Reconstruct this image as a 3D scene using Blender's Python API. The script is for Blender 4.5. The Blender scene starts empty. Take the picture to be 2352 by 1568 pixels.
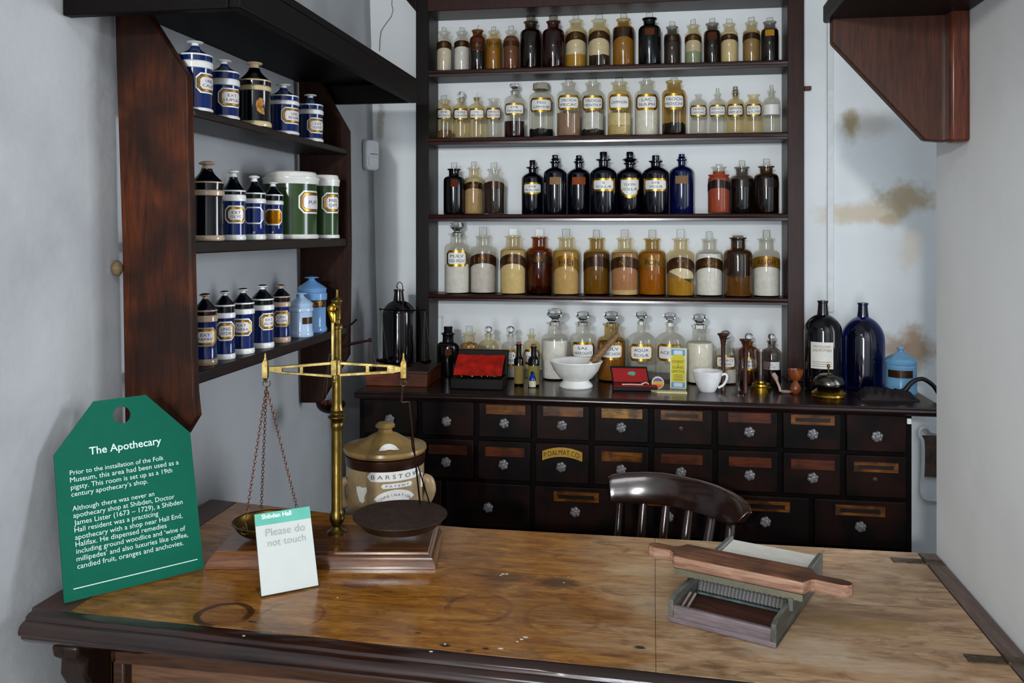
import bpy, bmesh, math, random
from mathutils import Vector, Matrix, noise
random.seed(7)
C = bpy.context.scene.collection
PI = math.pi

# ------------------------------------------------------------------ camera frame
F, CX, HY, ZC = 2000.0, 1176.0, 530.0, 1.55
AY = math.radians(9.16)
CA, SA = math.cos(AY), math.sin(AY)

def ray(u, v):
    t = (u - CX) / F
    return Vector((-SA + CA * t, CA + SA * t, (HY - v) / F))
CAM = Vector((0, 0, ZC))
def atD(u, v, d): return CAM + ray(u, v) * d
def atY(u, v, y): r = ray(u, v); return CAM + r * (y / r.y)
def atX(u, v, x): r = ray(u, v); return CAM + r * (x / r.x)
def atZ(u, v, z): r = ray(u, v); return CAM + r * ((z - ZC) / r.z)
def atP(u, v, p, n): r = ray(u, v); return CAM + r * ((p - CAM).dot(n) / r.dot(n))
def dep(p): return CA * p.y - SA * p.x
def mpp(p): return dep(p) / F                       # metres per photo pixel at a point
def face(p): return math.atan2(-p.x, p.y)           # z rotation that turns local -Y to the camera

# ------------------------------------------------------------------ mesh helpers
XF = {}
class MB:
    def __init__(s): s.v = []; s.f = []; s.m = []
    def add(s, vs, fs, mi=0, M=None):
        b = len(s.v)
        s.v += [(M @ Vector(p)) if M else Vector(p) for p in vs]
        s.f += [tuple(b + i for i in f) for f in fs]; s.m += [mi] * len(fs)
        return s
    def box(s, lo, hi, mi=0, M=None):
        x0, y0, z0 = lo; x1, y1, z1 = hi
        return s.add([(x0,y0,z0),(x1,y0,z0),(x1,y1,z0),(x0,y1,z0),(x0,y0,z1),(x1,y0,z1),(x1,y1,z1),(x0,y1,z1)],
              [(3,2,1,0),(4,5,6,7),(0,1,5,4),(1,2,6,5),(2,3,7,6),(3,0,4,7)], mi, M)
    def prism(s, poly, h, M=None, mi=0):            # polygon in local XY, extruded along +Z
        n = len(poly)
        vs = [(x, y, 0) for x, y in poly] + [(x, y, h) for x, y in poly]
        fs = [tuple(range(n - 1, -1, -1)), tuple(range(n, 2 * n))] + [(i, (i + 1) % n, n + (i + 1) % n, n + i) for i in range(n)]
        return s.add(vs, fs, mi, M)
    def lathe(s, prof, seg=28, M=None, mi=0, mats=None, caps=True, ph=0.0, fn=None):
        vs = []; fs = []; ms = []
        n = len(prof)
        for r, z in prof:
            for k in range(seg):
                a = ph + 2 * PI * k / seg
                q = (r * math.cos(a), r * math.sin(a), z)
                vs.append(fn(q) if fn else q)
        for i in range(n - 1):
            for k in range(seg):
                k2 = (k + 1) % seg
                fs.append((i * seg + k, i * seg + k2, (i + 1) * seg + k2, (i + 1) * seg + k))
                ms.append(mats[i] if mats else mi)
        if caps:
            if prof[0][0] > 1e-6: fs.append(tuple(range(seg - 1, -1, -1))); ms.append(mats[0] if mats else mi)
            if prof[-1][0] > 1e-6: fs.append(tuple((n - 1) * seg + k for k in range(seg))); ms.append(mats[-1] if mats else mi)
        b = len(s.v)
        s.v += [(M @ Vector(p)) if M else Vector(p) for p in vs]
        s.f += [tuple(b + i for i in f) for f in fs]; s.m += ms
        return s
    def tube(s, pts, r, seg=8, mi=0, closed=False):
        pts = [Vector(p) for p in pts]; n = len(pts)
        rs = r if isinstance(r, (list, tuple)) else [r] * n
        up = None; vs = []; fs = []
        for i, p in enumerate(pts):
            a = pts[(i - 1) % n] if (closed or i > 0) else p
            b = pts[(i + 1) % n] if (closed or i < n - 1) else p
            t = (b - a).normalized()
            if up is None:
                up = Vector((0, 0, 1)) if abs(t.z) < .9 else Vector((1, 0, 0))
            x = t.cross(up).normalized(); up = x.cross(t).normalized()
            for k in range(seg):
                an = 2 * PI * k / seg
                vs.append(p + x * (rs[i] * math.cos(an)) + up * (rs[i] * math.sin(an)))
        for i in range(n if closed else n - 1):
            j = (i + 1) % n
            for k in range(seg):
                k2 = (k + 1) % seg
                fs.append((i * seg + k, j * seg + k, j * seg + k2, i * seg + k2))
        if not closed:
            fs.append(tuple(range(seg))); fs.append(tuple((n - 1) * seg + k for k in range(seg - 1, -1, -1)))
        return s.add(vs, fs, mi)
    def sphere(s, c, r, mi=0, seg=12, rings=8, sc=(1, 1, 1)):
        prof = [(math.sin(PI * i / rings), -math.cos(PI * i / rings)) for i in range(rings + 1)]
        return s.lathe(prof, seg, Matrix.Translation(c) @ Matrix.Diagonal((r * sc[0], r * sc[1], r * sc[2], 1)), mi, caps=False)
    def build(s, name, mats, parent=None, world=False, ang=35, bevel=0, smooth=True, wn=False):
        me = bpy.data.meshes.new(name)
        vs = s.v
        if world and parent is not None:
            R = parent
            while R.parent: R = R.parent
            Mi = XF[R.name].inverted()
            vs = [Mi @ p for p in vs]
        me.from_pydata([tuple(p) for p in vs], [], s.f)
        if not isinstance(mats, (list, tuple)): mats = [mats]
        for m in mats: me.materials.append(m)
        for p, mi in zip(me.polygons, s.m): p.material_index = mi
        me.validate(); bm = bmesh.new(); bm.from_mesh(me)
        bmesh.ops.remove_doubles(bm, verts=bm.verts, dist=1e-6)
        bmesh.ops.recalc_face_normals(bm, faces=bm.faces) if not wn else None
        bm.to_mesh(me); bm.free()
        if smooth:
            for p in me.polygons: p.use_smooth = True
            me.set_sharp_from_angle(angle=math.radians(ang))
        o = bpy.data.objects.new(name, me); C.objects.link(o)
        if parent is not None: o.parent = parent
        if bevel:
            b = o.modifiers.new('edge', 'BEVEL'); b.width = bevel; b.segments = 2; b.limit_method = 'ANGLE'; b.angle_limit = math.radians(40)
        return o

def tag(o, label, cat, group=None, kind=None):
    if label: o['label'] = label
    if cat: o['category'] = cat
    if group: o['group'] = group
    if kind: o['kind'] = kind
    return o
def thing(name, label, cat, loc=(0, 0, 0), rz=0.0, group=None):
    o = bpy.data.objects.new(name, None); C.objects.link(o)
    o.empty_display_size = .02
    o.location = loc; o.rotation_euler = (0, 0, rz)
    XF[o.name] = Matrix.Translation(Vector(loc)) @ Matrix.Rotation(rz, 4, 'Z')
    return tag(o, label, cat, group)
def struct(o):
    o['kind'] = 'structure'; return o

# ------------------------------------------------------------------ materials
def lin(h):
    h = h.lstrip('#'); c = [int(h[i:i + 2], 16) / 255 for i in (0, 2, 4)]
    return tuple(x / 12.92 if x <= .04045 else ((x + .055) / 1.055) ** 2.4 for x in c) + (1,)
class NT:
    def __init__(s, name):
        s.mat = bpy.data.materials.new(name); s.mat.use_nodes = True
        s.t = s.mat.node_tree; s.t.nodes.clear()
        s.out = s.n('ShaderNodeOutputMaterial')
    def n(s, ty, **kw):
        nd = s.t.nodes.new(ty)
        for k, v in kw.items():
            if hasattr(nd, k) and not k.startswith('i_'): setattr(nd, k, v)
        return nd
    def l(s, a, b): s.t.links.new(a, b)
    def tex(s, kind='Object'): return s.n('ShaderNodeTexCoord').outputs[kind]
    def pos(s): return s.n('ShaderNodeNewGeometry').outputs['Position']
    def mapping(s, vec, scale=(1, 1, 1), loc=(0, 0, 0), rot=(0, 0, 0)):
        m = s.n('ShaderNodeMapping'); s.l(vec, m.inputs[0])
        m.inputs['Scale'].default_value = scale; m.inputs['Location'].default_value = loc; m.inputs['Rotation'].default_value = rot
        return m.outputs[0]
    def noise(s, vec, scale=5, detail=4, rough=.55, dist=0):
        n = s.n('ShaderNodeTexNoise'); s.l(vec, n.inputs['Vector'])
        n.inputs['Scale'].default_value = scale; n.inputs['Detail'].default_value = detail
        n.inputs['Roughness'].default_value = rough; n.inputs['Distortion'].default_value = dist
        return n.outputs['Fac']
    def ramp(s, fac, stops):
        r = s.n('ShaderNodeValToRGB'); s.l(fac, r.inputs[0])
        e = r.color_ramp.elements
        while len(e) < len(stops): e.new(.5)
        for el, (p, c) in zip(e, stops): el.position = p; el.color = c
        return r.outputs[0]
    def mr(s, val, a, b, c=0, d=1, smooth=True):
        m = s.n('ShaderNodeMapRange'); s.l(val, m.inputs[0])
        m.interpolation_type = 'SMOOTHSTEP' if smooth else 'LINEAR'
        for i, x in zip((1, 2, 3, 4), (a, b, c, d)): m.inputs[i].default_value = x
        return m.outputs[0]
    def math(s, op, a, b=None):
        m = s.n('ShaderNodeMath'); m.operation = op
        for i, x in enumerate((a, b)):
            if x is None: continue
            if isinstance(x, (int, float)): m.inputs[i].default_value = x
            else: s.l(x, m.inputs[i])
        return m.outputs[0]
    def mix(s, fac, a, b):
        m = s.n('ShaderNodeMix'); m.data_type = 'RGBA'
        for i, x in ((0, fac), (6, a), (7, b)):
            if isinstance(x, (int, float, tuple)): m.inputs[i].default_value = x
            else: s.l(x, m.inputs[i])
        return m.outputs[2]
    def bump(s, h, strength=.3, dist=.01):
        b = s.n('ShaderNodeBump'); s.l(h, b.inputs['Height'])
        b.inputs['Strength'].default_value = strength; b.inputs['Distance'].default_value = dist
        return b.outputs[0]
    def bsdf(s, col, rough=.5, metal=0, spec=.5, normal=None, coat=0, coat_rough=.1, trans=0, ior=1.45, sss=0):
        p = s.n('ShaderNodeBsdfPrincipled')
        for k, x in (('Base Color', col), ('Roughness', rough), ('Metallic', metal), ('Specular IOR Level', spec), ('Coat Weight', coat),
                     ('Coat Roughness', coat_rough), ('Transmission Weight', trans), ('IOR', ior)):
            if isinstance(x, (int, float, tuple)): p.inputs[k].default_value = x
            else: s.l(x, p.inputs[k])
        if normal is not None: s.l(normal, p.inputs['Normal'])
        s.l(p.outputs[0], s.out.inputs[0]); return p

_MC = {}
def memo(fn):
    def w(*a, **k):
        key = (fn.__name__, a, tuple(sorted(k.items())))
        if key not in _MC: _MC[key] = fn(*a, **k)
        return _MC[key]
    return w
@memo
def glaze(h, rough=.12, var=.12, spec=.5, coat=0.0, bumpy=.0):         # ceramic, paint, enamel
    t = NT('glaze_' + h.strip('#')); c = lin(h)
    d = tuple(x * (1 - var) for x in c[:3]) + (1,)
    nz = t.noise(t.tex(), 40, 4)
    col = t.ramp(nz, [(.3, d), (.7, c)])
    t.bsdf(col, rough, 0, spec, t.bump(nz, bumpy, .002) if bumpy else None, coat); return t.mat
@memo
def powder(h, h2=None, sc=60, rough=.9):
    t = NT('powder_' + h.strip('#')); c = lin(h); d = lin(h2) if h2 else tuple(x * .86 for x in c[:3]) + (1,)
    nz = t.noise(t.tex(), sc, 6, .7)
    t.bsdf(t.ramp(nz, [(.38, d), (.62, c)]), rough, 0, .25, t.bump(nz, .3, .002)); return t.mat
@memo
def metal(h, rough=.3, var=.35, sc=30):
    t = NT('metal_' + h.strip('#')); c = lin(h); d = tuple(x * (1 - var) for x in c[:3]) + (1,)
    nz = t.noise(t.tex(), sc, 5, .65)
    t.bsdf(t.ramp(nz, [(.35, d), (.65, c)]), t.mr(nz, .3, .7, rough * 1.3, rough * .8), 1, .5); return t.mat
@memo
def wood(h1, h2, rough=.35, axis=0, sc=1.0, spec=.5, blot=0.0, hb='#100805', coat=0.0):
    t = NT('wood_' + h1.strip('#'))
    s = [14 * sc] * 3; s[axis] = 1.2 * sc
    v = t.mapping(t.tex(), tuple(s))
    n1 = t.noise(v, 6, 6, .6, .8); n2 = t.noise(t.mapping(t.tex(), tuple(x * 4 for x in s)), 6, 3, .5)
    f = t.math('ADD', t.math('MULTIPLY', n1, .7), t.math('MULTIPLY', n2, .3))
    col = t.ramp(f, [(.35, lin(h1)), (.65, lin(h2))])
    if blot:
        b = t.noise(t.tex(), 7 * sc, 3, .5, .4)
        col = t.mix(t.mr(b, .36, .68, 0, blot), col, lin(hb))
    t.bsdf(col, rough, 0, spec, t.bump(f, .12, .002), coat); return t.mat
@memo
def thin_glass(h='#f4f4ef', edge='#77766e', gloss=1.0, rough=.06):     # thin blown glass: see-through, denser where it turns edge-on
    t = NT('glass_' + h.strip('#'))
    lw = t.n('ShaderNodeLayerWeight'); lw.inputs[0].default_value = .3
    nz = t.noise(t.tex(), 25, 3)
    tr = t.n('ShaderNodeBsdfTransparent')
    t.l(t.mix(t.mr(lw.outputs['Facing'], .6, 1.0), lin(h), lin(edge)), tr.inputs[0])
    gl = t.n('ShaderNodeBsdfGlossy'); gl.inputs['Roughness'].default_value = rough
    t.l(t.bump(nz, .05, .002), gl.inputs['Normal'])
    fr = t.mr(lw.outputs['Fresnel'], 0, 1, .035 * gloss, .9 * gloss, False); bf = t.n('ShaderNodeNewGeometry').outputs['Backfacing']
    mx = t.n('ShaderNodeMixShader'); t.l(t.math('MULTIPLY', fr, t.math('SUBTRACT', 1.0, bf)), mx.inputs[0])
    t.l(tr.outputs[0], mx.inputs[1]); t.l(gl.outputs[0], mx.inputs[2]); t.l(mx.outputs[0], t.out.inputs[0]); return t.mat
@memo
def crystal():
    t = NT('cut_crystal'); nz = t.noise(t.tex(), 60, 3)
    t.bsdf(t.ramp(nz, [(.3, lin('#e8e6e2')), (.7, (1, 1, 1, 1))]), .02, 0, .5, None, 0, .1, 1.0, 1.5); return t.mat
@memo
def ink(h='#15110f'): return glaze(h, .5, .1)

def plaster(name, h, h2, stains_shadow=(), bs=.35, sc=1.0, rough=.85, blue=0):
    t = NT(name); p = t.pos()
    n1 = t.noise(p, 2.2 * sc, 5, .55); n2 = t.noise(t.mapping(p, (1, .55, .8), rot=(.5, 0, 0)), 5 * sc, 4, .5, .3)
    col = t.mix(t.mr(n1, .35, .7), lin(h), lin(h2))
    for (ctr, rad, hcol, amt, nsc) in stains_shadow:                # stains and painted shadow, each with its own outline on the wall
        v = t.n('ShaderNodeVectorMath'); v.operation = 'SUBTRACT'; t.l(p, v.inputs[0]); v.inputs[1].default_value = ctr
        sv = t.mapping(v.outputs[0], tuple(1 / r for r in rad))
        ln = t.n('ShaderNodeVectorMath'); ln.operation = 'LENGTH'; t.l(sv, ln.inputs[0])
        nz = t.noise(p, nsc, 5, .65)
        d = t.math('ADD', ln.outputs['Value'], t.math('MULTIPLY', t.math('SUBTRACT', nz, .5), 1.9))
        col = t.mix(t.mr(d, .3, 1.15, amt, 0), col, lin(hcol))
    h_ = t.math('ADD', t.math('MULTIPLY', n2, .8), t.math('MULTIPLY', t.noise(p, 60 * sc, 3), .06))
    t.bsdf(col, rough, 0, .2, t.bump(h_, bs, .02)); return t.mat

# ------------------------------------------------------------------ lettering as real geometry
_TC = {}
def glyphs(s, bold=0.0):
    k = (s, bold)
    if k in _TC: return _TC[k]
    cu = bpy.data.curves.new('lettering', 'FONT'); cu.body = s; cu.size = 1; cu.resolution_u = 3; cu.offset = bold
    ob = bpy.data.objects.new('lettering', cu); C.objects.link(ob)
    dg = bpy.context.evaluated_depsgraph_get(); dg.update()
    me = bpy.data.meshes.new_from_object(ob.evaluated_get(dg))
    vs = [(v.co.x, v.co.y) for v in me.vertices]; fs = [tuple(p.vertices) for p in me.polygons]
    bpy.data.objects.remove(ob); bpy.data.curves.remove(cu); bpy.data.meshes.remove(me)
    x0 = min(v[0] for v in vs); x1 = max(v[0] for v in vs)
    _TC[k] = ([(x - x0, y) for x, y in vs], fs, x1 - x0)
    return _TC[k]
def spline(pts, n=6):                         # smooth curve through the points
    P = [Vector(p) for p in pts]; P = [P[0] * 2 - P[1]] + P + [P[-1] * 2 - P[-2]]; out = []
    for i in range(1, len(P) - 2):
        for j in range(n):
            t = j / n; a, b, c, d = P[i - 1:i + 3]
            out.append(.5 * ((2 * b) + (c - a) * t + (2 * a - 5 * b + 4 * c - d) * t * t + (3 * b - a - 3 * c + d) * t ** 3))
    return out + [P[-2]]
def rsp(rs, n=6):
    out = []
    for a, b in zip(rs, rs[1:]): out += [a + (b - a) * j / n for j in range(n)]
    return out + [rs[-1]]
def text_flat(mb, s, x, y, w, M, mi=0, bold=0.0, h=None):            # left end x, baseline y, width w in the local XY plane of M
    vs, fs, W = glyphs(s, bold); k = w / W; ky = (h / .73) if h else k
    mb.add([(x + a * k, y + b * ky, 0) for a, b in vs], fs, mi, M)
def bend(r, s, z, a0=0.0):
    a = s / r + a0
    return (r * math.sin(a), -r * math.cos(a), z)
def text_bend(mb, s, r, zc, w, h, mi=0, bold=.0, a0=0.0, arch=0.0, sx=0.0):      # centred on local -Y of a cylinder
    vs, fs, W = glyphs(s, bold); k = w / W; ky = h / .73
    hw = max(w / 2, 1e-4)
    mb.add([bend(r, sx + (a - W / 2) * k, zc - h / 2 + b * ky - arch * (((a - W / 2) * k) / hw) ** 2, a0) for a, b in vs], fs, mi)
def patch_bend(mb, r, z0, z1, hw, ch=0.0, mi=0, a0=0.0, arch=0.0, n=14, shield=False, sx=0.0):     # label outline wrapped on a cylinder
    ss = [-hw + 2 * hw * i / n for i in range(n + 1)]
    if ch > 0: ss = sorted(set(ss + [-hw + ch, hw - ch]))
    vs = []; zc = (z0 + z1) / 2; hh = (z1 - z0) / 2
    for s in ss:
        e = max(0, abs(s) - (hw - ch)); o = hh - e if ch > 0 else hh
        lo, hi = zc - o, zc + o
        if shield:
            q = abs(s) / hw; hi = z1; lo = z0 + (z1 - z0) * (.45 * q ** 2.2)
        dz = -arch * (s / hw) ** 2
        vs += [bend(r, sx + s, lo + dz, a0), bend(r, sx + s, hi + dz, a0)]
    fs = [(2 * i, 2 * i + 2, 2 * i + 3, 2 * i + 1) for i in range(len(ss) - 1)]
    mb.add(vs, fs, mi)
# ------------------------------------------------------------------ dimensions
ZT = .90                                    # counter top
YB = 3.35                                   # back wall
YU, YUB = 3.20, 3.345                       # back shelving unit, front and rear
YC = 2.80                                   # drawer cabinet front
ZK = ZC - .534                              # drawer cabinet top
XR = .567                                   # wall beside the counter
YR = 1.904
def wallx(y, z):                            # uneven old plaster, leaning a little
    b = .006 * noise.noise(Vector((y * 2.1, z * 1.7, 3))) + .003 * noise.noise(Vector((y * 6, z * 5, 9)))
    return -1.094 + .0227 * (1.55 - z) + b - .02 * max(0, min(1, (1.5 - y) / .3))

# ------------------------------------------------------------------ wood, plaster
M_dark = wood('#060303', '#0e0806', .4, 0, 1, .2)
M_darkz = wood('#070403', '#120907', .4, 2, 1, .2)
M_upr = wood('#1a0906', '#33140c', .38, 2, 1, .3)
M_panel = wood('#2c1105', '#58280c', .45, 2, .8, .25, .85, '#0f0603')
M_cab = wood('#040202', '#090504', .6, 0, 1, .1)
M_drawer = wood('#040202', '#0a0504', .5, 0, 1, .14, .7, '#26100a')
M_wtop = wood('#130908', '#22110e', .2, 0, 1, .5)
M_lip = wood('#1d0d0a', '#331711', .2, 0, 1, .8, 0.0, '#100805', .4)
M_back = plaster('plaster_rear', '#e9eef0', '#dde2e4', stains_shadow=[
    (atY(1998, 285, YB), (.13, .5, .06), '#bdb2a8', .55, 9), (atY(1955, 290, YB), (.035, .5, .075), '#9a8450', .8, 14),  # greyish patch is the bracket shelf's shadow painted on; brown streak is stain
    (atY(2080, 455, YB), (.12, .5, .075), '#ab9260', .75, 12), (atY(1990, 490, YB), (.17, .5, .045), '#c4ac80', .6, 10),
    (atY(2045, 505, YB), (.05, .5, .04), '#b59a72', .55, 12), (atY(2092, 570, YB), (.05, .5, .09), '#d8cab0', .5, 14),
    (atY(2105, 805, YB), (.07, .5, .11), '#9a7852', .8, 11), (atY(2050, 800, YB), (.07, .5, .06), '#a88c6c', .7, 12),
    (atY(874, 285, YB), (.02, .5, .11), '#8c7a66', .6, 16)], bs=.25)
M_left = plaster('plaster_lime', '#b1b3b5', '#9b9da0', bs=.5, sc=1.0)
M_right = plaster('plaster_smooth', '#dddedd', '#d2d3d1', bs=.18, stains_shadow=[((XR, 1.885, 1.68), (.3, .012, .09), '#a98f58', .8, 12)])
M_ceil = plaster('plaster_overhead', '#cfd0ce', '#bdbebc')
M_floor = wood('#3a342f', '#5a5149', .7, 1, .5)

# ------------------------------------------------------------------ setting
def grid_wall(name, pts, nu, nv, m):         # pts(i/nu, j/nv) -> point
    mb = MB()
    vs = [pts(i / nu, j / nv) for j in range(nv + 1) for i in range(nu + 1)]
    fs = [(j * (nu + 1) + i, j * (nu + 1) + i + 1, (j + 1) * (nu + 1) + i + 1, (j + 1) * (nu + 1) + i) for j in range(nv) for i in range(nu)]
    mb.add(vs, fs); return struct(mb.build(name, m, ang=80))
ZH = 2.62
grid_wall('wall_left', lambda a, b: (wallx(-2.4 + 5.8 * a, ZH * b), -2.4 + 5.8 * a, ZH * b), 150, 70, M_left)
grid_wall('wall_back', lambda a, b: (-1.2 + 2.6 * a, YB + .006 * noise.noise(Vector((a * 7, b * 6, 1))) , ZH * b), 60, 60, M_back)
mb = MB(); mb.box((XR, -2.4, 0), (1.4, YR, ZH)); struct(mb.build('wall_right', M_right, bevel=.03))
mb = MB(); mb.box((1.3, YR, 0), (1.4, YB + .1, 1.05)); mb.box((1.3, YR, 2.05), (1.4, YB + .1, ZH)); mb.box((1.3, YR, 1.05), (1.4, 2.05, 2.05)); mb.box((1.3, 2.75, 1.05), (1.4, YB + .1, 2.05)); struct(mb.build('wall_recess', M_back))
mb = MB(); mb.box((1.34, 2.05, 1.05), (1.38, 2.09, 2.05)); mb.box((1.34, 2.71, 1.05), (1.38, 2.75, 2.05)); mb.box((1.34, 2.09, 1.05), (1.38, 2.71, 1.09)); mb.box((1.34, 2.09, 2.01), (1.38, 2.71, 2.05)); mb.box((1.34, 2.38, 1.09), (1.38, 2.42, 2.01)); struct(mb.build('window_1', glaze('#dfe3e4', .5)))
mb = MB(); mb.box((-1.3, -2.45, -.1), (1.4, 3.45, 0)); struct(mb.build('floor', M_floor))
mb = MB(); mb.box((-1.3, -2.45, ZH), (1.4, 3.45, ZH + .1)); struct(mb.build('ceiling', M_ceil))
mb = MB()                                    # wall behind the photographer with its doorway
mb.box((-1.3, -2.5, 0), (-.85, -2.4, ZH)); mb.box((.35, -2.5, 0), (1.4, -2.4, ZH)); mb.box((-.85, -2.5, 2.1), (.35, -2.4, ZH))
struct(mb.build('wall_front', M_right))
mb = MB()                                    # white cable trunking on the rear wall
a = atY(1906, 0, YB); z1 = atY(1906, 716, YB).z
mb.box((a.x - .011, YB - .014, z1), (a.x + .011, YB + .01, ZH - .01)); struct(mb.build('trim_1', glaze('#dfe3e4', .5), bevel=.002))

# cracks in the corner plaster
mb = MB()
cr = [(901, -20), (900, 12), (903, 22), (899, 38), (884, 58), (868, 72), (865, 90), (864, 118)]
mb.tube([atY(u, v, YB - .003) if u > 880 else Vector((wallx(YB - .05, 2.2) + .004 + (u - 864) * .0016 + .03, YB - .004, atY(u, v, YB).z)) for u, v in cr], .0016, 5)
tag(mb.build('plaster_crack', ink('#6d675f')), 'thin jagged crack in the corner plaster above the sloping black shelf board', 'crack')

# ------------------------------------------------------------------ counter
A = Vector((-1.06, 1.334)); Bp = Vector((XR - .002, 1.256))
def fy(x): return A.y + (Bp.y - A.y) * (x - A.x) / (Bp.x - A.x)
def by(x): return 1.868 + .10 * max(0, min(1, (-.45 - x) / .6)) ** 1.0

def counter_mat():
    t = NT('wood_counter'); p = t.pos()
    v = t.mapping(p, (1.3, 8, 8))
    n1 = t.noise(v, 5, 8, .62, 1.3); n2 = t.noise(t.mapping(p, (7, 50, 50)), 5, 5, .65)
    big = t.noise(t.mapping(p, (2.2, 4.5, 1)), 2.2, 4, .55, .5)
    f = t.math('ADD', t.math('MULTIPLY', n1, .65), t.math('MULTIPLY', n2, .35))
    warm = t.ramp(f, [(.3, lin('#48280b')), (.5, lin('#84531d')), (.72, lin('#a87833'))])
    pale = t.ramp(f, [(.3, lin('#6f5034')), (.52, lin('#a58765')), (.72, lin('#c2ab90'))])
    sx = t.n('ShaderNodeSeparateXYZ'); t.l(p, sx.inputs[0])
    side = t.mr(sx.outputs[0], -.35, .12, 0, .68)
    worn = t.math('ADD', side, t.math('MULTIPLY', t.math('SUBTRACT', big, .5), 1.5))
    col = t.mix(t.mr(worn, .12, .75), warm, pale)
    col = t.mix(t.mr(big, .5, .68, 0, .55), col, lin('#5a3512'))
    mot = t.noise(t.mapping(p, (4, 9, 1)), 3.2, 7, .68, 1.2)
    col = t.mix(t.mr(mot, .5, .7, 0, .6), col, lin('#4a290d'))
    col = t.mix(t.mr(mot, .46, .3, 0, .4), col, lin('#ab8650'))
    def dist(c, sc=(1, 1)):
        q = t.n('ShaderNodeVectorMath'); q.operation = 'SUBTRACT'; t.l(p, q.inputs[0]); q.inputs[1].default_value = c
        m = t.mapping(q.outputs[0], (1 / sc[0], 1 / sc[1], 0))
        l = t.n('ShaderNodeVectorMath'); l.operation = 'LENGTH'; t.l(m, l.inputs[0]); return l.outputs['Value']
    wob = t.math('MULTIPLY', t.math('SUBTRACT', t.noise(p, 28, 3), .5), .012)
    for (u, vv, r, w, amt, hc) in [(514, 1411, .043, .0035, .85, '#2a1206'), (672, 1412, .052, .0022, .4, '#4a2c12'), (1100, 1395, .055, .003, .5, '#43240d'), (1290, 1420, .06, .003, .32, '#4a2a10')]:
        d = t.math('ADD', dist(atZ(u, vv, ZT)), wob)
        ring = t.mr(t.math('ABSOLUTE', t.math('SUBTRACT', d, r)), w, w * 2.2, 1, 0)
        arc = t.mr(t.noise(t.mapping(p, loc=(u, 0, 0)), 11, 2), .34, .5, .12, amt)
        col = t.mix(t.math('MULTIPLY', ring, arc), col, lin(hc))
    for (u, vv, rx, ry, amt, hc) in [(830, 1340, .05, .03, .7, '#4a2009'), (900, 1330, .05, .022, .6, '#4f260c'), (1150, 1325, .07, .03, .7, '#3c2010'), (1285, 1338, .05, .035, .75, '#38200f'),
            (1022, 1482, .013, .007, .95, '#160a06'), (1115, 1489, .008, .005, .9, '#160a06'), (1076, 1494, .011, .006, .8, '#1f1008'), (1470, 1486, .013, .008, .95, '#160a06'), (580, 1427, .012, .004, .8, '#221006'),
            (960, 1453, .008, .004, .8, '#2a1408'), (1410, 1505, .03, .004, .5, '#2a1408'), (600, 1345, .08, .03, .35, '#6b3a14'), (1250, 1400, .12, .05, .35, '#6a4416'), (2010, 1440, .10, .05, .55, '#8d6c34'), (1900, 1420, .07, .04, .4, '#94743a'),
            (1640, 1530, .03, .008, .6, '#54321a'), (1500, 1395, .05, .07, .35, '#b3a083'), (1830, 1490, .12, .06, .5, '#b5a48e'), (1470, 1310, .08, .04, .45, '#ad9878'), (2000, 1530, .16, .03, .4, '#b3a08a')]:
        d = t.math('ADD', dist(atZ(u, vv, ZT), (rx, ry)), t.math('MULTIPLY', t.math('SUBTRACT', t.noise(t.mapping(p, (30, 90, 30)), 1, 4, .65), .5), 1.3))
        col = t.mix(t.mr(d, .45, 1.0, amt, 0), col, lin(hc))
    rg = t.mr(worn, .1, .8, .17, .42)
    b = t.bump(f, .10, .002)
    t.bsdf(col, rg, 0, .5, b); return t.mat
M_counter = counter_mat()
M_counter_edge = wood('#160b07', '#301710', .16, 0, 1, .7, .5, '#0b0504', .6)
M_counter_front = wood('#26140a', '#4a2e1c', .3, 0, 1, .5, .35, '#180c06')
M_strip = wood('#30201a', '#4c342a', .4, 1, 1, .45)

cn = thing('shop_counter', 'worn brown wooden shop counter with moulded front edge, filling the room from wall to wall', 'counter', (0, 1.55, 0))
TH = .032
def board(name, x0, x1, m):
    mb = MB(); n = 10; poly = [(x0 + (x1 - x0) * i / n, fy(x0 + (x1 - x0) * i / n) + .018) for i in range(n + 1)] + [(x1 - (x1 - x0) * i / n, by(x1 - (x1 - x0) * i / n)) for i in range(n + 1)]
    mb.prism(poly, TH, Matrix.Translation((0, 0, ZT - TH)))
    return mb.build(name, m, cn, True, bevel=.0012, smooth=False)
XL = -1.058; XS = -.985
board('top_board', XS + .0012, .0048, M_counter); board('top_board', .0052, .528, M_counter)
board('end_strip', XL, XS, M_strip); board('end_strip', .5305, XR - .003, wood('#453630', '#66524a', .45, 1, 1, .4))
# moulded nosing swept along the front edge
prof = [(.018, 0), (.0, -.001), (-.006, -.004), (-.007, -.009), (-.013, -.010), (-.021, -.014), (-.025, -.021), (-.024, -.028), (-.017, -.033), (-.018, -.036), (-.010, -.044), (.004, -.050), (.018, -.052), (.03, -.052), (.03, -.03), (.018, -.03)]
mb = MB(); n = len(prof); xs = [XL + .008, XL + .03] + [XL + .05 + i * .06 for i in range(26)] + [XR - .003]
vs = []
for x in xs:
    for (y, z) in prof: vs.append((x, fy(x) + y + .0012 * noise.noise(Vector((x * 9, z * 60, 2))), ZT - .0005 + z + .0008 * noise.noise(Vector((x * 14, y * 80, 5)))))
fs = [(i * n + k, (i + 1) * n + k, (i + 1) * n + (k + 1) % n, i * n + (k + 1) % n) for i in range(len(xs) - 1) for k in range(n)]
fs += [tuple(range(n)), tuple((len(xs) - 1) * n + k for k in range(n - 1, -1, -1))]
mb.add(vs, fs); mb.build('edge_moulding', M_counter_edge, cn, True, ang=50)
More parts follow.
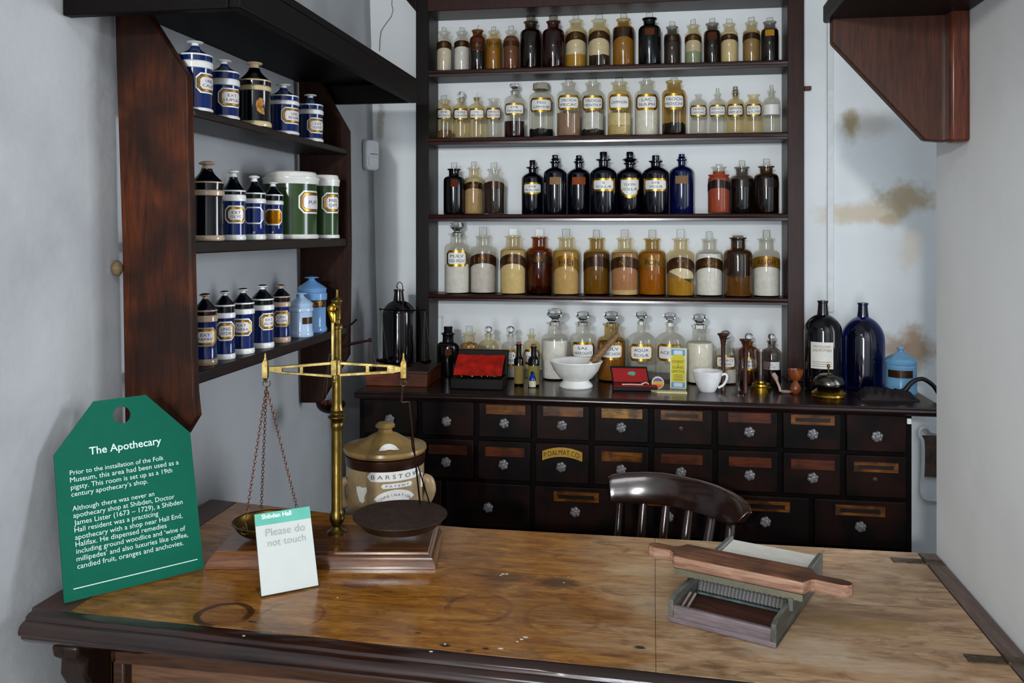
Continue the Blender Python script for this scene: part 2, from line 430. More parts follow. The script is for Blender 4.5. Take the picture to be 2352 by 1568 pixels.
# front below the edge: fascia, frame, sunk panels
mb = MB(); mb.box((XL + .06, 1.40, .82), (XR - .003, 1.425, ZT - TH)); mb.build('fascia', M_counter_front, cn, True, bevel=.002)
def fr(x0, x1):
    mb = MB(); mb.box((x0, 1.392, .795), (x1, 1.418, .82)); mb.box((x0, 1.392, .10), (x0 + .02, 1.418, .795)); mb.box((x1 - .02, 1.392, .10), (x1, 1.418, .795)); mb.box((x0, 1.392, .10), (x1, 1.418, .13))
    mb.build('panel_frame', M_counter_front, cn, True, bevel=.004)
    mb = MB(); mb.box((x0 + .015, 1.415, .12), (x1 - .015, 1.43, .80)); mb.build('sunk_panel', wood('#4a3222', '#6d4e38', .35, 0, 1), cn, True)
fr(-.93, -.345); fr(-.25, .30)
mb = MB(); mb.box((XL + .02, 1.43, 0), (XR - .003, 1.45, ZT - TH)); mb.build('carcass', M_counter_front, cn, True)
for xc in (-.985, -.298, .34):               # scrolled brackets under the edge
    mb = MB(); pr = [(1.43, ZT - .054), (fy(xc) + .005, ZT - .054), (fy(xc) + .01, ZT - .075), (fy(xc) + .03, ZT - .09), (fy(xc) + .028, ZT - .115), (fy(xc) + .05, ZT - .15), (1.43, ZT - .20)]
    mb.prism([(y, z) for y, z in pr], .05, Matrix(((0, 0, 1, xc - .025), (1, 0, 0, 0), (0, 1, 0, 0), (0, 0, 0, 1))))
    mb.build('bracket', wood('#140b08', '#2a1710', .4, 2), cn, True, bevel=.006)
M_hinge = metal('#6d5f50', .55, .45, 60)
for (u, v, w) in [(2135, 1291, .062), (2268, 1515, .058)]:       # flap hinges let into the top
    c = atZ(u, v, ZT); c.x = .529
    mb = MB(); mb.box((c.x - w, c.y - .013, ZT - .002), (c.x + .034, c.y + .013, ZT + .0012))
    mb.tube([(c.x, c.y - .014, ZT + .0015), (c.x, c.y + .014, ZT + .0015)], .0035, 8)
    for dx in (-.045, -.02, .018): mb.lathe([(.0001, .0018), (.004, .0018), (.0045, .001)], 10, Matrix.Translation((c.x + dx, c.y, ZT)))
    mb.build('hinge', M_hinge, cn, True, bevel=.0006)
mb = MB()                                     # paint specks dropped on the wood
for (u, v, r) in [(1155, 1318, .0035), (1164, 1318, .003), (1150, 1321, .002), (1150, 1489, .004), (1207, 1463, .004), (1198, 1468, .003), (1188, 1473, .002), (1022, 1479, .0022), (560, 1460, .0025), (990, 1496, .003), (775, 1372, .0015), (1295, 1338, .0015), (1305, 1325, .0012)]:
    c = atZ(u, v, ZT); mb.lathe([(r, .0), (r * .8, .0008), (.0001, .001)], 8, Matrix.Translation((c.x, c.y, ZT)) @ Matrix.Diagonal((1.1, .6, 1, 1)))
mb.build('paint_speck', glaze('#b3a898', .5), cn, True)

# ------------------------------------------------------------------ pot shelf on the plaster wall
XF_ = -.925
lu = thing('pot_shelf', 'dark stained wooden wall shelf rack with angled side boards holding the blue and green pots', 'shelf', (-1.06, 2.1, ZC - .35))
YP, YQ = 1.638, 2.56
def sidep(name, px, Y, th, m):
    pts = [atY(u, v, Y) for u, v in px]
    mb = MB(); mb.prism([(p.x, p.z) for p in pts], -th, Matrix(((1, 0, 0, 0), (0, 0, 1, Y), (0, 1, 0, 0), (0, 0, 0, 1))))
    mb.f = mb.f; return mb.build(name, m, lu, True, bevel=.003)
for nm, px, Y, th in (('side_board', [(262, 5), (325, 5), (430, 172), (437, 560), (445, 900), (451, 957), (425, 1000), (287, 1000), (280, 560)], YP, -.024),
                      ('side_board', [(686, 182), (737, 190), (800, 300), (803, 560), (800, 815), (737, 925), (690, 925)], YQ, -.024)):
    sidep(nm, px, Y, th, M_panel if Y == YP else wood('#150904', '#2c140a', .5, 2, .8, .15))  # far board's shade is put into its colour: a darker wood
for (zt, zb) in ((ZC + .251, ZC + .234), (ZC - .022, ZC - .047), (ZC - .2925, ZC - .317)):
    mb = MB(); mb.box((-1.075, YP + .02, zb), (XF_, YQ + .004, zt)); mb.build('shelf_board', wood('#0e0807', '#1f1410', .42, 1, 1, .3), lu, True, bevel=.003)
mb = MB()
cz = ZC + .4066
mb.box((-1.115, 1.488, ZC + .467), (-.7415, 2.69, ZC + .4856))
mb.build('top_board', wood('#040202', '#0b0605', .55, 1, 1, .12), lu, True, bevel=.003)
Mfas = wood('#040202', '#0b0605', .55, 1, 1, .12)
for lo_, hi_ in (((-.765, 1.488, cz), (-.7415, 2.69, ZC + .467)), ((-1.10, 1.488, cz), (-.765, 1.512, ZC + .467)), ((-1.09, 2.666, cz), (-.765, 2.69, ZC + .467))):
    mb = MB(); mb.box(lo_, hi_); mb.build('fascia', Mfas, lu, True, bevel=.003)
SH = (ZC + .2516, ZC - .0214, ZC - .2919)

# wooden peg in the plaster beside it
p = atX(273, 616, -1.078)
mb = MB(); mb.sphere((0, 0, 0), .015, 0, 14, 8, (.8, .75, 1.1))
o = mb.build('wall_peg', wood('#4a3a26', '#6d5a3c', .7)); o.location = p + Vector((-.004, 0, 0)); tag(o, 'small rounded brown wooden peg in the plaster beside the pot shelf', 'peg')

# motion sensor
p = atX(852, 357, -1.075)
sn = thing('motion_sensor', 'small white plastic motion sensor on the plaster near the corner', 'sensor', (wallx(p.y, p.z) + .018, p.y, p.z), -.62)
pl = [(.034 * math.cos(a) * (1 if abs(math.cos(a)) < .8 else 1), .06 * math.sin(a)) for a in [2 * PI * i / 24 for i in range(24)]]
pl = [(max(-.031, min(.031, x * 1.25)), max(-.058, min(.058, y * 1.12))) for x, y in pl]
Ms = Matrix(((0, 0, 1, -.004), (1, 0, 0, 0), (0, 1, 0, 0), (0, 0, 0, 1)))
mb = MB(); mb.prism(pl, .03, Ms); mb.build('housing', glaze('#d9dcdf', .35), sn, bevel=.007)
mb = MB(); mb.box((.018, -.022, -.045), (.031, .022, -.006)); mb.build('lens', glaze('#e3e5e8', .25), sn, bevel=.006)
mb = MB(); mb.box((.024, -.012, .003), (.0275, .022, .0055)); mb.build('slot', ink('#4a4644'), sn)

# ------------------------------------------------------------------ bracket shelf on the smooth wall
ru = thing('bracket_shelf', 'reddish brown wooden shelf end with slanted edge high on the smooth pale wall', 'shelf', (XR, 1.71, ZC + .16))
YW = 1.71
pts = [atY(u, v, YW) for u, v in [(1911, 20), (1911, 97), (2125, 322), (2160, 325), (2178, 325), (2178, 10)]]
mb = MB(); mb.prism([(p.x, p.z) for p in pts], .024, Matrix(((1, 0, 0, 0), (0, 0, 1, YW), (0, 1, 0, 0), (0, 0, 0, 1))))
mb.build('side_board', wood('#220d07', '#43200f', .34, 2, 1.2, .4), ru, True, bevel=.003)
a = atY(2176, 327, YW - .012)
mb = MB(); mb.box((a.x, YW - .028, a.z), (XR, YW + .012, ZC + .43)); mb.build('wall_batten', wood('#2c1008', '#5a2812', .3, 2, 1.2, .5), ru, True, bevel=.006)
zt = atY(1911, 44, YW).z; xl = atY(1898, 40, YW).x
mb = MB(); mb.box((xl, 1.05, zt), (XR, YW + .035, zt + .035)); mb.box((xl + .012, 1.05, zt + .035), (XR, YW + .045, zt + .06)); mb.build('top_board', M_dark, ru, True, bevel=.004)

# ------------------------------------------------------------------ back shelving
bu = thing('bottle_shelves', 'tall dark wooden shelving unit full of bottles against the white rear wall', 'shelf', (atY(1400, 800, YU).x, YU, ZK))
xa = atY(955, 500, YU).x; xb = atY(985, 500, YU).x; xc = atY(1809, 500, YU).x; xd = atY(1847, 500, YU).x
for x0, x1, m in ((xa, xb, M_darkz), (xc, xd, M_upr)):
    mb = MB(); mb.box((x0, YU, ZK), (x1, YUB, ZC + .98)); mb.build('upright', m, bu, True, bevel=.002)
ZS = (ZC + .605, ZC + .3487, ZC + .0605, ZC - .2398)
for z in ZS:
    mb = MB(); mb.box((xb - .004, YU + .004, z - .024), (xc + .004, YUB, z)); b_ = mb.build('shelf_board', M_dark, bu, True)
    mb = MB(); mb.tube([(xb, YU + .003, z - .0075), (xc, YU + .003, z - .0075)], .0095, 10); mb.box((xb, YU - .002, z - .023), (xc, YU + .01, z - .011)); mb.build('shelf_lip', M_lip, b_, True)
zt = atY(1008, 26, YU).z
mb = MB(); mb.box((xb - .004, YU - .004, zt), (xc + .004, YUB, zt + .10)); mb.build('top_rail', M_upr, bu, True, bevel=.002)
mb = MB(); zz = atY(957, 30, YU).z
mb.prism([(xa + .006, zz), (xa - .04, zz + .055), (xa - .04, zz + .20), (xa + .006, zz + .20)], .14, Matrix(((1, 0, 0, 0), (0, 0, 1, YU - .01), (0, 1, 0, 0), (0, 0, 0, 1))))
mb.build('cornice_return', M_darkz, bu, True, bevel=.003)
for (u, v) in ((1817, 97), (1500 + 0, -200)):
    pass

# ------------------------------------------------------------------ drawer cabinet and its worktop
xl = atY(822, 950, YC).x; xr = atY(2098, 950, YC).x
cab = thing('drawer_cabinet', 'long almost black apothecary drawer cabinet with glass knobs under the bottle shelves', 'cabinet', ((xl + xr) / 2, YC, 0))
mb = MB(); mb.box((xl, YC + .016, 0), (xr, YB - .02, ZK - .0265)); mb.build('carcass', M_cab, cab, True, bevel=.003)
M_gold1 = wood('#4a2408', '#8a5216', .28, 0, 2.2, .5, .85, '#170a04')
M_gold2 = wood('#3a180a', '#642c10', .3, 0, 2.2, .5, .7, '#1c0c06')
M_gold3 = wood('#5c360a', '#b8861c', .26, 0, 2.6, .5, .9, '#1a0b05')
@memo
def knobmat():
    t = NT('knob_crystal'); nz = t.noise(t.tex(), 60, 3); t.bsdf(t.ramp(nz, [(.3, lin('#dcd8de')), (.7, (1, 1, 1, 1))]), .07, 0, .9, None, .6, .08, .93, 1.5); return t.mat
def knob(par, p):
    mb = MB(); 
    for k in range(6):
        a = k * PI / 3 + .3; mb.sphere((p.x + .0100 * math.cos(a), p.y - .015, p.z + .0100 * math.sin(a)), .0072, 0, 12, 8, (1, 1.1, 1))
    mb.sphere((p.x, p.y - .019, p.z), .0095, 0, 12, 8, (1, .7, 1)); mb.lathe([(.006, -.002), (.005, .014)], 10, Matrix.Translation((p.x, p.y, p.z)) @ Matrix.Rotation(PI / 2, 4, 'X'))
    return mb.build('knob', knobmat(), par, True)
def plate(par, c, w, h, style, m):
    mb = MB(); mb.box((c.x - w / 2, c.y - .0022, c.z - h / 2), (c.x + w / 2, c.y + .002, c.z + h / 2), 0)
    if style == 'arch':
        mb = MB(); n = 12; vs = []
        for i in range(n + 1):
            q = -1 + 2 * i / n; vs += [(c.x + q * w / 2, c.y - .0015, c.z - h * .5 - h * .45 * q * q + h * .25), (c.x + q * w / 2, c.y - .0015, c.z + h * .5 - h * .45 * q * q + h * .25)]
        mb.add(vs, [(2 * i, 2 * i + 2, 2 * i + 3, 2 * i + 1) for i in range(n)], 0)
        vs, fs, W = glyphs('P.DALMAT.CO:', 0); k = w * .92 / W
        mb.add([(c.x + (a - W / 2) * k, c.y - .003, c.z + h * .25 - h * .28 + b * (h * .56 / .73) - h * .45 * ((a - W / 2) * k / (w / 2)) ** 2) for a, b in vs], fs, 1)
        return mb.build('label_plate', [glaze('#b58a1e', .4, .3), ink('#1d0f06')], par, True)
    o = mb.build('label_plate', m, par, True)
    if style == 'frame':
        mb = MB(); mb.box((c.x - w * .40, c.y - .0035, c.z - h * .2), (c.x + w * .40, c.y, c.z + h * .2)); mb.build('label_slot', wood('#0d0705', '#24110a', .3), o, True)
    return o
ku1 = [(898, 950), (1028, 959), (1160, 968), (1292, 974), (1427, 979), (1564, 985), (1720, 990), (1865, 995), (2012, 999)]
ku2 = [(898, 1052), (1027, 1058), (1158, 1064), (1290, 1071), (1427, 1077), (1564, 1083), (1721, 1090), (1865, 1099), (2010, 1102)]
ku3 = [(915, 1150), (1123, 1159), (1322, 1172), (1535, 1185), (1757, 1194), (1974, 1208)]
st1 = ['', '', 'q1', 'p1', 'p3', 'f1', 'p2', 'f1', '']; st2 = ['', 'q2', 'p2', 'arch', 'p1', 'p2', 'p2', 'p2', 'f1']; st3 = ['', '', 'f1', 'f1', 'f1', 'f1']
zr = [ZC - .556, ZC - .681, ZC - .820, ZC - .975]
for ri, (ku, st) in enumerate(((ku1, st1), (ku2, st2), (ku3, st3))):
    xs = [atY(u, v, YC).x for u, v in ku]
    ed = [xl + .012] + [(xs[i] + xs[i + 1]) / 2 for i in range(len(xs) - 1)] + [xr - .012]
    zt, zb = zr[ri], zr[ri + 1]
    for i, x in enumerate(xs):
        d = thing_part = None
        mb = MB(); mb.box((ed[i] + .008, YC + .001, zb + .006), (ed[i + 1] - .008, YC + .03, zt - .006))
        d = mb.build('drawer', M_drawer, cab, True, bevel=.003)
        kz = {0: ZC - .624, 1: ZC - .758, 2: ZC - .900}[ri]
        if (ri, i) not in ((0, 5), (1, 8)): knob(d, Vector((x, YC, kz)))
        else:
            mb = MB(); mb.lathe([(.0001, .0), (.006, .0), (.007, .003), (.005, .004)], 12, Matrix.Translation((x, YC + .001, kz)) @ Matrix.Rotation(PI / 2, 4, 'X')); mb.build('knob_socket', ink('#3a2018'), d, True)
        s = st[i]
        if s:
            w, h = (.129, .030) if ri < 2 else (.145, .031)
            cz = {0: ZC - .583, 1: ZC - .721, 2: ZC - .856}[ri]
            mm = {'1': M_gold1, '2': M_gold2, '3': M_gold3}.get(s[-1], M_gold1)
            plate(d, Vector((x + .002, YC, cz)), w, h, 'arch' if s == 'arch' else ('frame' if s[0] == 'f' else 'plain'), mm)
wt = thing('cabinet_worktop', 'dark polished wooden worktop along the drawer cabinet, crowded with bottles and instruments', 'worktop', ((xl + xr) / 2, YC, ZK))
mb = MB(); mb.box((xl - .005, YC - .012, ZK - .026), (xr + .09, YB - .015, ZK)); mb.build('board', M_wtop, wt, True, bevel=.003)
mb = MB(); mb.tube([(xl - .005, YC - .013, ZK - .012), (xr + .085, YC - .013, ZK - .012)], .0105, 12); mb.build('nosing', M_wtop, wt, True)
# ------------------------------------------------------------------ bottles
G = {'clear': lambda: thin_glass('#f0eee8', '#7a7264'), 'warm': lambda: thin_glass('#f2ebd8', '#8f7a52'), 'amber': lambda: thin_glass('#c8964c', '#3e240c'),
     'brown': lambda: thin_glass('#a48c6e', '#33251a'), 'olive': lambda: thin_glass('#e0cfa4', '#6b5224'), 'smoke': lambda: thin_glass('#bdb7b0', '#4c4640'), 'yell': lambda: thin_glass('#f1e9d4', '#8c7a52'),
     'blue': lambda: glaze('#02030f', .1, .4, .8, 0.0), 'blue2': lambda: glaze('#040e40', .1, .5, .8, 0.0), 'black': lambda: glaze('#080708', .13, .4, .6), 'plum': lambda: thin_glass('#a87070', '#3a1818')}
@memo
def gold(): return metal('#c79a3c', .28, .4, 50)
@memo
def bandmat(g=0):
    t = NT('gilt_band'); nz = t.noise(t.tex(), 22, 5, .6)
    a, b = [('#24140a', '#4a2c10'), ('#6a4812', '#9a7020'), ('#1a1210', '#2c201a')][g]
    t.bsdf(t.ramp(nz, [(.35, lin(a)), (.7, lin(b))]), .26, .35, .5); return t.mat
@memo
def paper(): return glaze('#dcdcda', .35, .05)

def profile(r, hs, hf, rn, rf, narrow):
    P = [(.001, .002), (r * .93, 0), (r, .006)]
    if narrow:
        z0, z1 = hs - .12 * r, min(hs + .38 * r, hf - .012); 
        P += [(r, z0 - .1 * r)]
        for i in range(1, 8):
            q = i / 7; a = q * PI / 2
            P.append((rn + (r - rn) * math.cos(a) ** 1.15, z0 - .1 * r + (z1 - z0 + .1 * r) * (.55 * math.sin(a) + .45 * q)))
    else:
        sr = min(.42 * r, r - rn + .004)
        P += [(r, hs - sr)]
        for i in range(1, 6):
            a = i / 5 * PI / 2
            P.append((rn + .003 + (r - rn - .003) * math.cos(a), hs - sr + sr * math.sin(a)))
        P.append((rn, hs + .004))
    P += [(rn * .98, hf - .016), (rn * 1.02, hf - .007), (rf, hf - .0035), (rf, hf), (rn * .92, hf)]
    return P
def wall_r(P, z):
    for (a, b), (c, d) in zip(P, P[1:]):
        if b <= z <= d and d > b and a > .01: return a + (c - a) * (z - b) / (d - b)
    return P[3][0]

def make_stopper(root, kind, rn, hf, ht, gl):
    mb = MB()
    h = max(ht - hf, .008)
    if kind == 'tab':                          # flat glass grip standing on the stopper plug
        w = rn * 1.2
        mb.lathe([(rn * .85, hf - .012), (rn * .9, hf - .001), (rn * 1.0, hf + .0015), (rn * .5, hf + .004), (.0001, hf + .004)], 20, None, 0)
        mb.box((-w / 2, -.0016, hf + .003), (w / 2, .0016, ht), 0)
        mb.tube([(-w / 2, -.001, hf + .003), (-w / 2, -.001, ht), (w / 2, -.001, ht), (w / 2, -.001, hf + .003)], .0008, 5, 1)
        o = mb.build('stopper', [gl, thin_glass('#8f8d86', '#55534d')], root); o.rotation_euler.z = random.choice((-1, 1)) * random.uniform(.45, .8); return o
    if kind == 'cut':
        k = h; rn0 = rn; rn = max(rn, h * .62)
        pr = [(rn0 * .8, hf - .012), (rn0 * .82, hf + .002), (rn0 * .5, hf + .006), (rn0 * .48, hf + k * .22), (rn * .95, hf + k * .5), (rn * 1.02, hf + k * .66), (rn * .85, hf + k * .92), (rn * .5, hf + k), (.0001, hf + k)]
        mb.lathe(pr, 10); return mb.build('stopper', crystal(), root, ang=8)
    if kind == 'ball':
        pr = [(rn * .8, hf - .012), (rn * .82, hf + .002), (rn * .5, hf + .003), (rn * .5, hf + h * .2)]
        mb.lathe(pr, 16); mb.sphere((0, 0, hf + h * .58), h * .44, 0, 16, 10, (1.25, 1.25, 1)); return mb.build('stopper', crystal(), root)
    if kind in ('hat', 'hatflat'):
        b = rn * (1.75 if kind == 'hat' else 1.15)
        mb.lathe([(rn * .8, hf - .012), (rn * .85, hf + .001), (b * .8, hf + h * .22), (b, hf + h * .27), (b * .97, hf + h * .34), (rn * .78, hf + h * .5), (rn * .85, hf + h * .88), (rn * .7, hf + h), (.0001, hf + h)], 20)
        return mb.build('stopper', gl, root)
    if kind == 'hook':
        mb.lathe([(rn * .8, hf - .012), (rn * 1.0, hf + .002), (rn * .3, hf + .004), (.0001, hf + .004)], 14)
        mb.tube([(0, 0, hf + .003), (.001, 0, hf + h * .6), (.004, 0, hf + h), (.006, 0, hf + h * .85)], .0012, 6); return mb.build('stopper', gl, root)
    if kind == 'block':
        mb.lathe([(rn * .9, hf - .012), (rn * .95, hf + .001), (rn * .75, hf + .003), (rn * .8, hf + h * .9), (rn * .7, hf + h), (.0001, hf + h)], 14); return mb.build('stopper', gl, root)
    if kind == 'cloth':
        import random as R_; q = R_.Random(3)
        mb.lathe([(rn * 1.06, hf - .02), (rn * 1.12, hf - .004), (rn * 1.05, hf + h * .4), (rn * .6, hf + h * .7), (.0001, hf + h * .6)], 24, fn=lambda p: (p[0] * (1 + .12 * q.random()), p[1] * (1 + .12 * q.random()), p[2] + .004 * q.random()))
        return mb.build('stopper', powder('#9a9384'), root)

def bottle(Yp, zs, spec, label, group, name='apothecary_bottle', cat='bottle', rz=0.0):
    u, hw, vs, vf, nw, fw, gl, cont, lab, stp = spec
    p = atY(u, 500, Yp); k = mpp(p); zs += .0006; p.z = zs
    Z = lambda v: ZC + (HY - v) * k - zs
    r, hs, hf, rn, rf = hw * k, Z(vs), Z(vf), nw * k, fw * k
    root = thing(name, label, cat, p, face(p) + rz, group)
    P = profile(r, hs, hf, rn, rf, nw < hw * .48)
    gm = G[gl]()
    MB().lathe(P, 32, caps=False).build('glass_body', gm, root)
    z0 = .005
    for (vt, c, opt) in cont:                  # what stands inside, layer on layer
        z1 = max(Z(vt), z0 + .004); rr = r * .955; z1 = min(z1, hf - .006)
        pr = [(.0005, z0), (rr * .97, z0), (rr, z0 + .004)]
        N = 8
        for i in range(1, N + 1):
            z = z0 + .004 + (z1 - z0 - .004) * i / N; pr.append((min(rr, wall_r(P, z) * .955), z))
        re = pr[-1][0]; pr += [(re * .7, z1 + .001), (re * .35, z1 + .0015), (.0002, z1 + .002)]
        sl = .5 if 's' in opt else 0.0; lump = .010 if 'l' in opt else (.0025 if 'p' in opt else 0)
        sd = u
        def fn(q, z1=z1, z0=z0, sl=sl, lump=lump, sd=sd):
            w = max(0, (q[2] - z0) / (z1 - z0)); w = w ** 3
            return (q[0], q[1], q[2] + w * (-sl * q[0] + lump * noise.noise(Vector((q[0] * 90 + sd, q[1] * 90, 1)))))
        liquid = 'q' in opt
        MB().lathe(pr, 26, caps=False, fn=fn).build('contents', glaze(c, .08, .3) if liquid else powder(c), root)
        z0 = z1 + (.0 if sl == 0 else -.004)
    ro = lambda z: wall_r(P, z)
    if lab:
        kd = lab[0]; za, zb = Z(lab[2]), Z(lab[1]); zm = (za + zb) / 2; R = min(ro(za), ro(zb), ro(zm)) if kd != 'patch' else ro(zm)
        R = max(R, r * .9); mb = MB()
        if kd == 'band':
            arch, txt, g = lab[3], lab[4], lab[5]
            A_ = PI * .52
            patch_bend(mb, R + .0006, za, zb, R * A_, 0, 0, 0, arch * (zb - za) * 3.2, 26)
            if txt: text_bend(mb, txt, R + .0012, zm - arch * .15 * (zb - za), R * (.34 * len(txt.replace(' ', '')) + .1), (zb - za) * .55, 1, 0, 0, arch * (zb - za) * .6)
            mb.build('painted_band', [bandmat(g), metal('#7d5a1c', .4) if g != 1 else ink('#241505')], root)
        elif kd in ('gold', 'white'):
            fw_, lines = lab[3], lab[4]; L = R * fw_
            if kd == 'gold':
                patch_bend(mb, R + .0006, za, zb, L, (zb - za) * .2, 0)
                patch_bend(mb, R + .0010, za + (zb - za) * .15, zb - (zb - za) * .15, L - (zb - za) * .15, (zb - za) * .1, 1)
            else: patch_bend(mb, R + .0010, za, zb, L, 0, 1)
            hh = (zb - za)
            for i, s in enumerate(lines):
                zz = zm + (hh * .15 if i == 0 and len(lines) > 1 else (-hh * .14 if len(lines) > 1 else 0))
                W = min(L * 1.45, .16 * hh * len(s) * 1.35); text_bend(mb, s, R + .0014, zz, W, hh * .18, 2, 0)
            mb.build('painted_label' if kd == 'gold' else 'paper_label', [gold(), paper(), ink()], root)
        elif kd == 'shield':
            L = R * lab[3]; patch_bend(mb, R + .0006, za, zb, L, 0, 0, shield=True, n=20)
            d = (zb - za) * .09; patch_bend(mb, R + .001, za + d * 1.3, zb - d, L - d, 0, 1, shield=True, n=20)
            for i, s in enumerate(lab[4]): text_bend(mb, s, R + .0014, zb - (zb - za) * (.33 + .22 * i), L * (1.0 if i == 0 else 1.35), (zb - za) * .13, 2, 0)
            mb.build('painted_label', [gold(), paper(), ink()], root)
        elif kd == 'patch':
            patch_bend(mb, R + .0006, za, zb, R * lab[3], .002, 0); mb.build('faded_label', powder(lab[4], None, 140), root)
    if stp: make_stopper(root, stp[0], rn, hf, Z(stp[1]), thin_glass('#fafaf8', '#c4c2bb', .5) if stp[0] in ('tab',) else (gm if gl in ('blue', 'blue2', 'black') else thin_glass('#c9c6bd', '#4d4b46')))
    return root

B1 = YU + .07
def B(txt, g=0, a=.0): return lambda v1, v2: ('band', v1, v2, a, txt, g)
ORD = ['first', 'second', 'third', 'fourth', 'fifth', 'sixth', 'seventh', 'eighth', 'ninth', 'tenth', 'eleventh', 'twelfth', 'thirteenth', 'fourteenth', 'fifteenth', 'sixteenth', 'seventeenth']
def row(specs, zs, where, group, Yp=B1):
    for i, (desc, sp) in enumerate(specs):
        bottle(Yp + (.015 if i % 2 else -.015), zs, sp, f'{desc}, {ORD[i]} from corner, {where}', group)

row([
 ('small cream powder bottle', (1020, 17, 90, 74, 11, 14, 'clear', [(106, '#d8cfba', 'p')], ('band', 97, 113, .15, 'AM', 0), ('tab', 64))),
 ('small white powder bottle', (1061, 18, 90, 74, 11.5, 14, 'clear', [(108, '#e8e6e8', 'p')], ('band', 96, 110, .15, 'AM', 0), ('tab', 64))),
 ('small amber bottle with black contents', (1097, 18, 85, 70.5, 11.5, 14, 'amber', [(119, '#15100e', 'p'), (84, '#7d5a2c', '')], ('band', 99, 114, .15, 'IN', 0), ('hook', 58))),
 ('small golden yellow bottle', (1134, 18.5, 86, 73, 11, 14, 'warm', [(92, '#9a6a14', '')], ('band', 98, 112, .1, 'PIM', 1), ('tab', 62))),
 ('small orange brown bottle', (1174, 18, 86, 72.5, 11, 14, 'clear', [(84, '#6d3a12', '')], ('band', 97, 108, .1, '', 0), ('tab', 60))),
 ('larger dark brown bottle', (1219.5, 25, 69.5, 51, 14, 17, 'brown', [(70, '#2c150d', '')], None, ('block', 36))),
 ('larger dark purplish red bottle', (1271, 25, 68, 50, 13.5, 16.5, 'plum', [(72, '#4a1c1c', '')], None, ('block', 36))),
 ('larger clear bottle of white over yellow powder', (1323, 24.5, 66, 48, 14, 17, 'warm', [(128, '#b58f2c', ''), (96, '#d8d2c4', 'p'), (74, '#c9bd92', '')], ('band', 77, 95, .3, 'RUT', 0), ('tab', 35))),
 ('larger clear bottle of white powder with browned foot', (1376, 24.5, 64, 47, 14.5, 18, 'warm', [(130, '#2a1a0c', 'l'), (92, '#d6cfbc', 'l'), (70, '#b8a670', '')], ('band', 75, 92, .3, 'SAL', 0), ('tab', 34))),
 ('larger amber bottle with tan powder', (1432, 25, 61, 45, 14, 17, 'olive', [(88, '#b08c4a', 'p'), (66, '#5a2f10', '')], ('band', 68, 88, .3, '', 0), ('tab', 31))),
 ('larger nearly black bottle', (1492, 25.5, 60, 43, 14, 17, 'black', [], ('patch', 70, 85, .42, '#5a2a0e'), ('tab', 29))),
 ('small grey brown powder bottle', (1544, 19, 78, 62.5, 11.5, 14, 'smoke', [(82, '#5f5650', 'p')], ('band', 84, 98, .2, 'RAD', 2), ('tab', 50))),
 ('small clear bottle of white over pale green powder', (1592, 19, 76, 59.5, 12, 15, 'yell', [(122, '#8fa898', 'l'), (96, '#cfcac0', 'p')], ('band', 81, 95, .25, 'SEM', 0), ('tab', 45))),
 ('small purplish brown powder bottle', (1636, 19.5, 71.5, 55, 12, 15, 'smoke', [(72, '#372622', '')], ('patch', 78, 95, .5, '#4a2414'), ('tab', 43))),
 ('small cream powder bottle with brown band', (1675, 19, 72.5, 56, 12, 15, 'yell', [(94, '#d9d0b4', 'p'), (78, '#d8d0bd', '')], ('band', 81, 94, .2, 'Y', 0), ('tab', 44))),
 ('small tan powder bottle', (1726, 19.5, 69.5, 52.5, 12, 14.5, 'warm', [(92, '#9a8158', 'p'), (74, '#a8966c', '')], ('band', 78, 92, .2, '', 0), ('tab', 40))),
 ('small dark grey bottle with orange label', (1768, 19.5, 67, 51, 12.5, 15, 'smoke', [(70, '#26201f', '')], ('patch', 72, 86, .55, '#a8781c'), ('tab', 41))),
], ZS[0], 'top shelf', 'powder bottles on the top shelf')

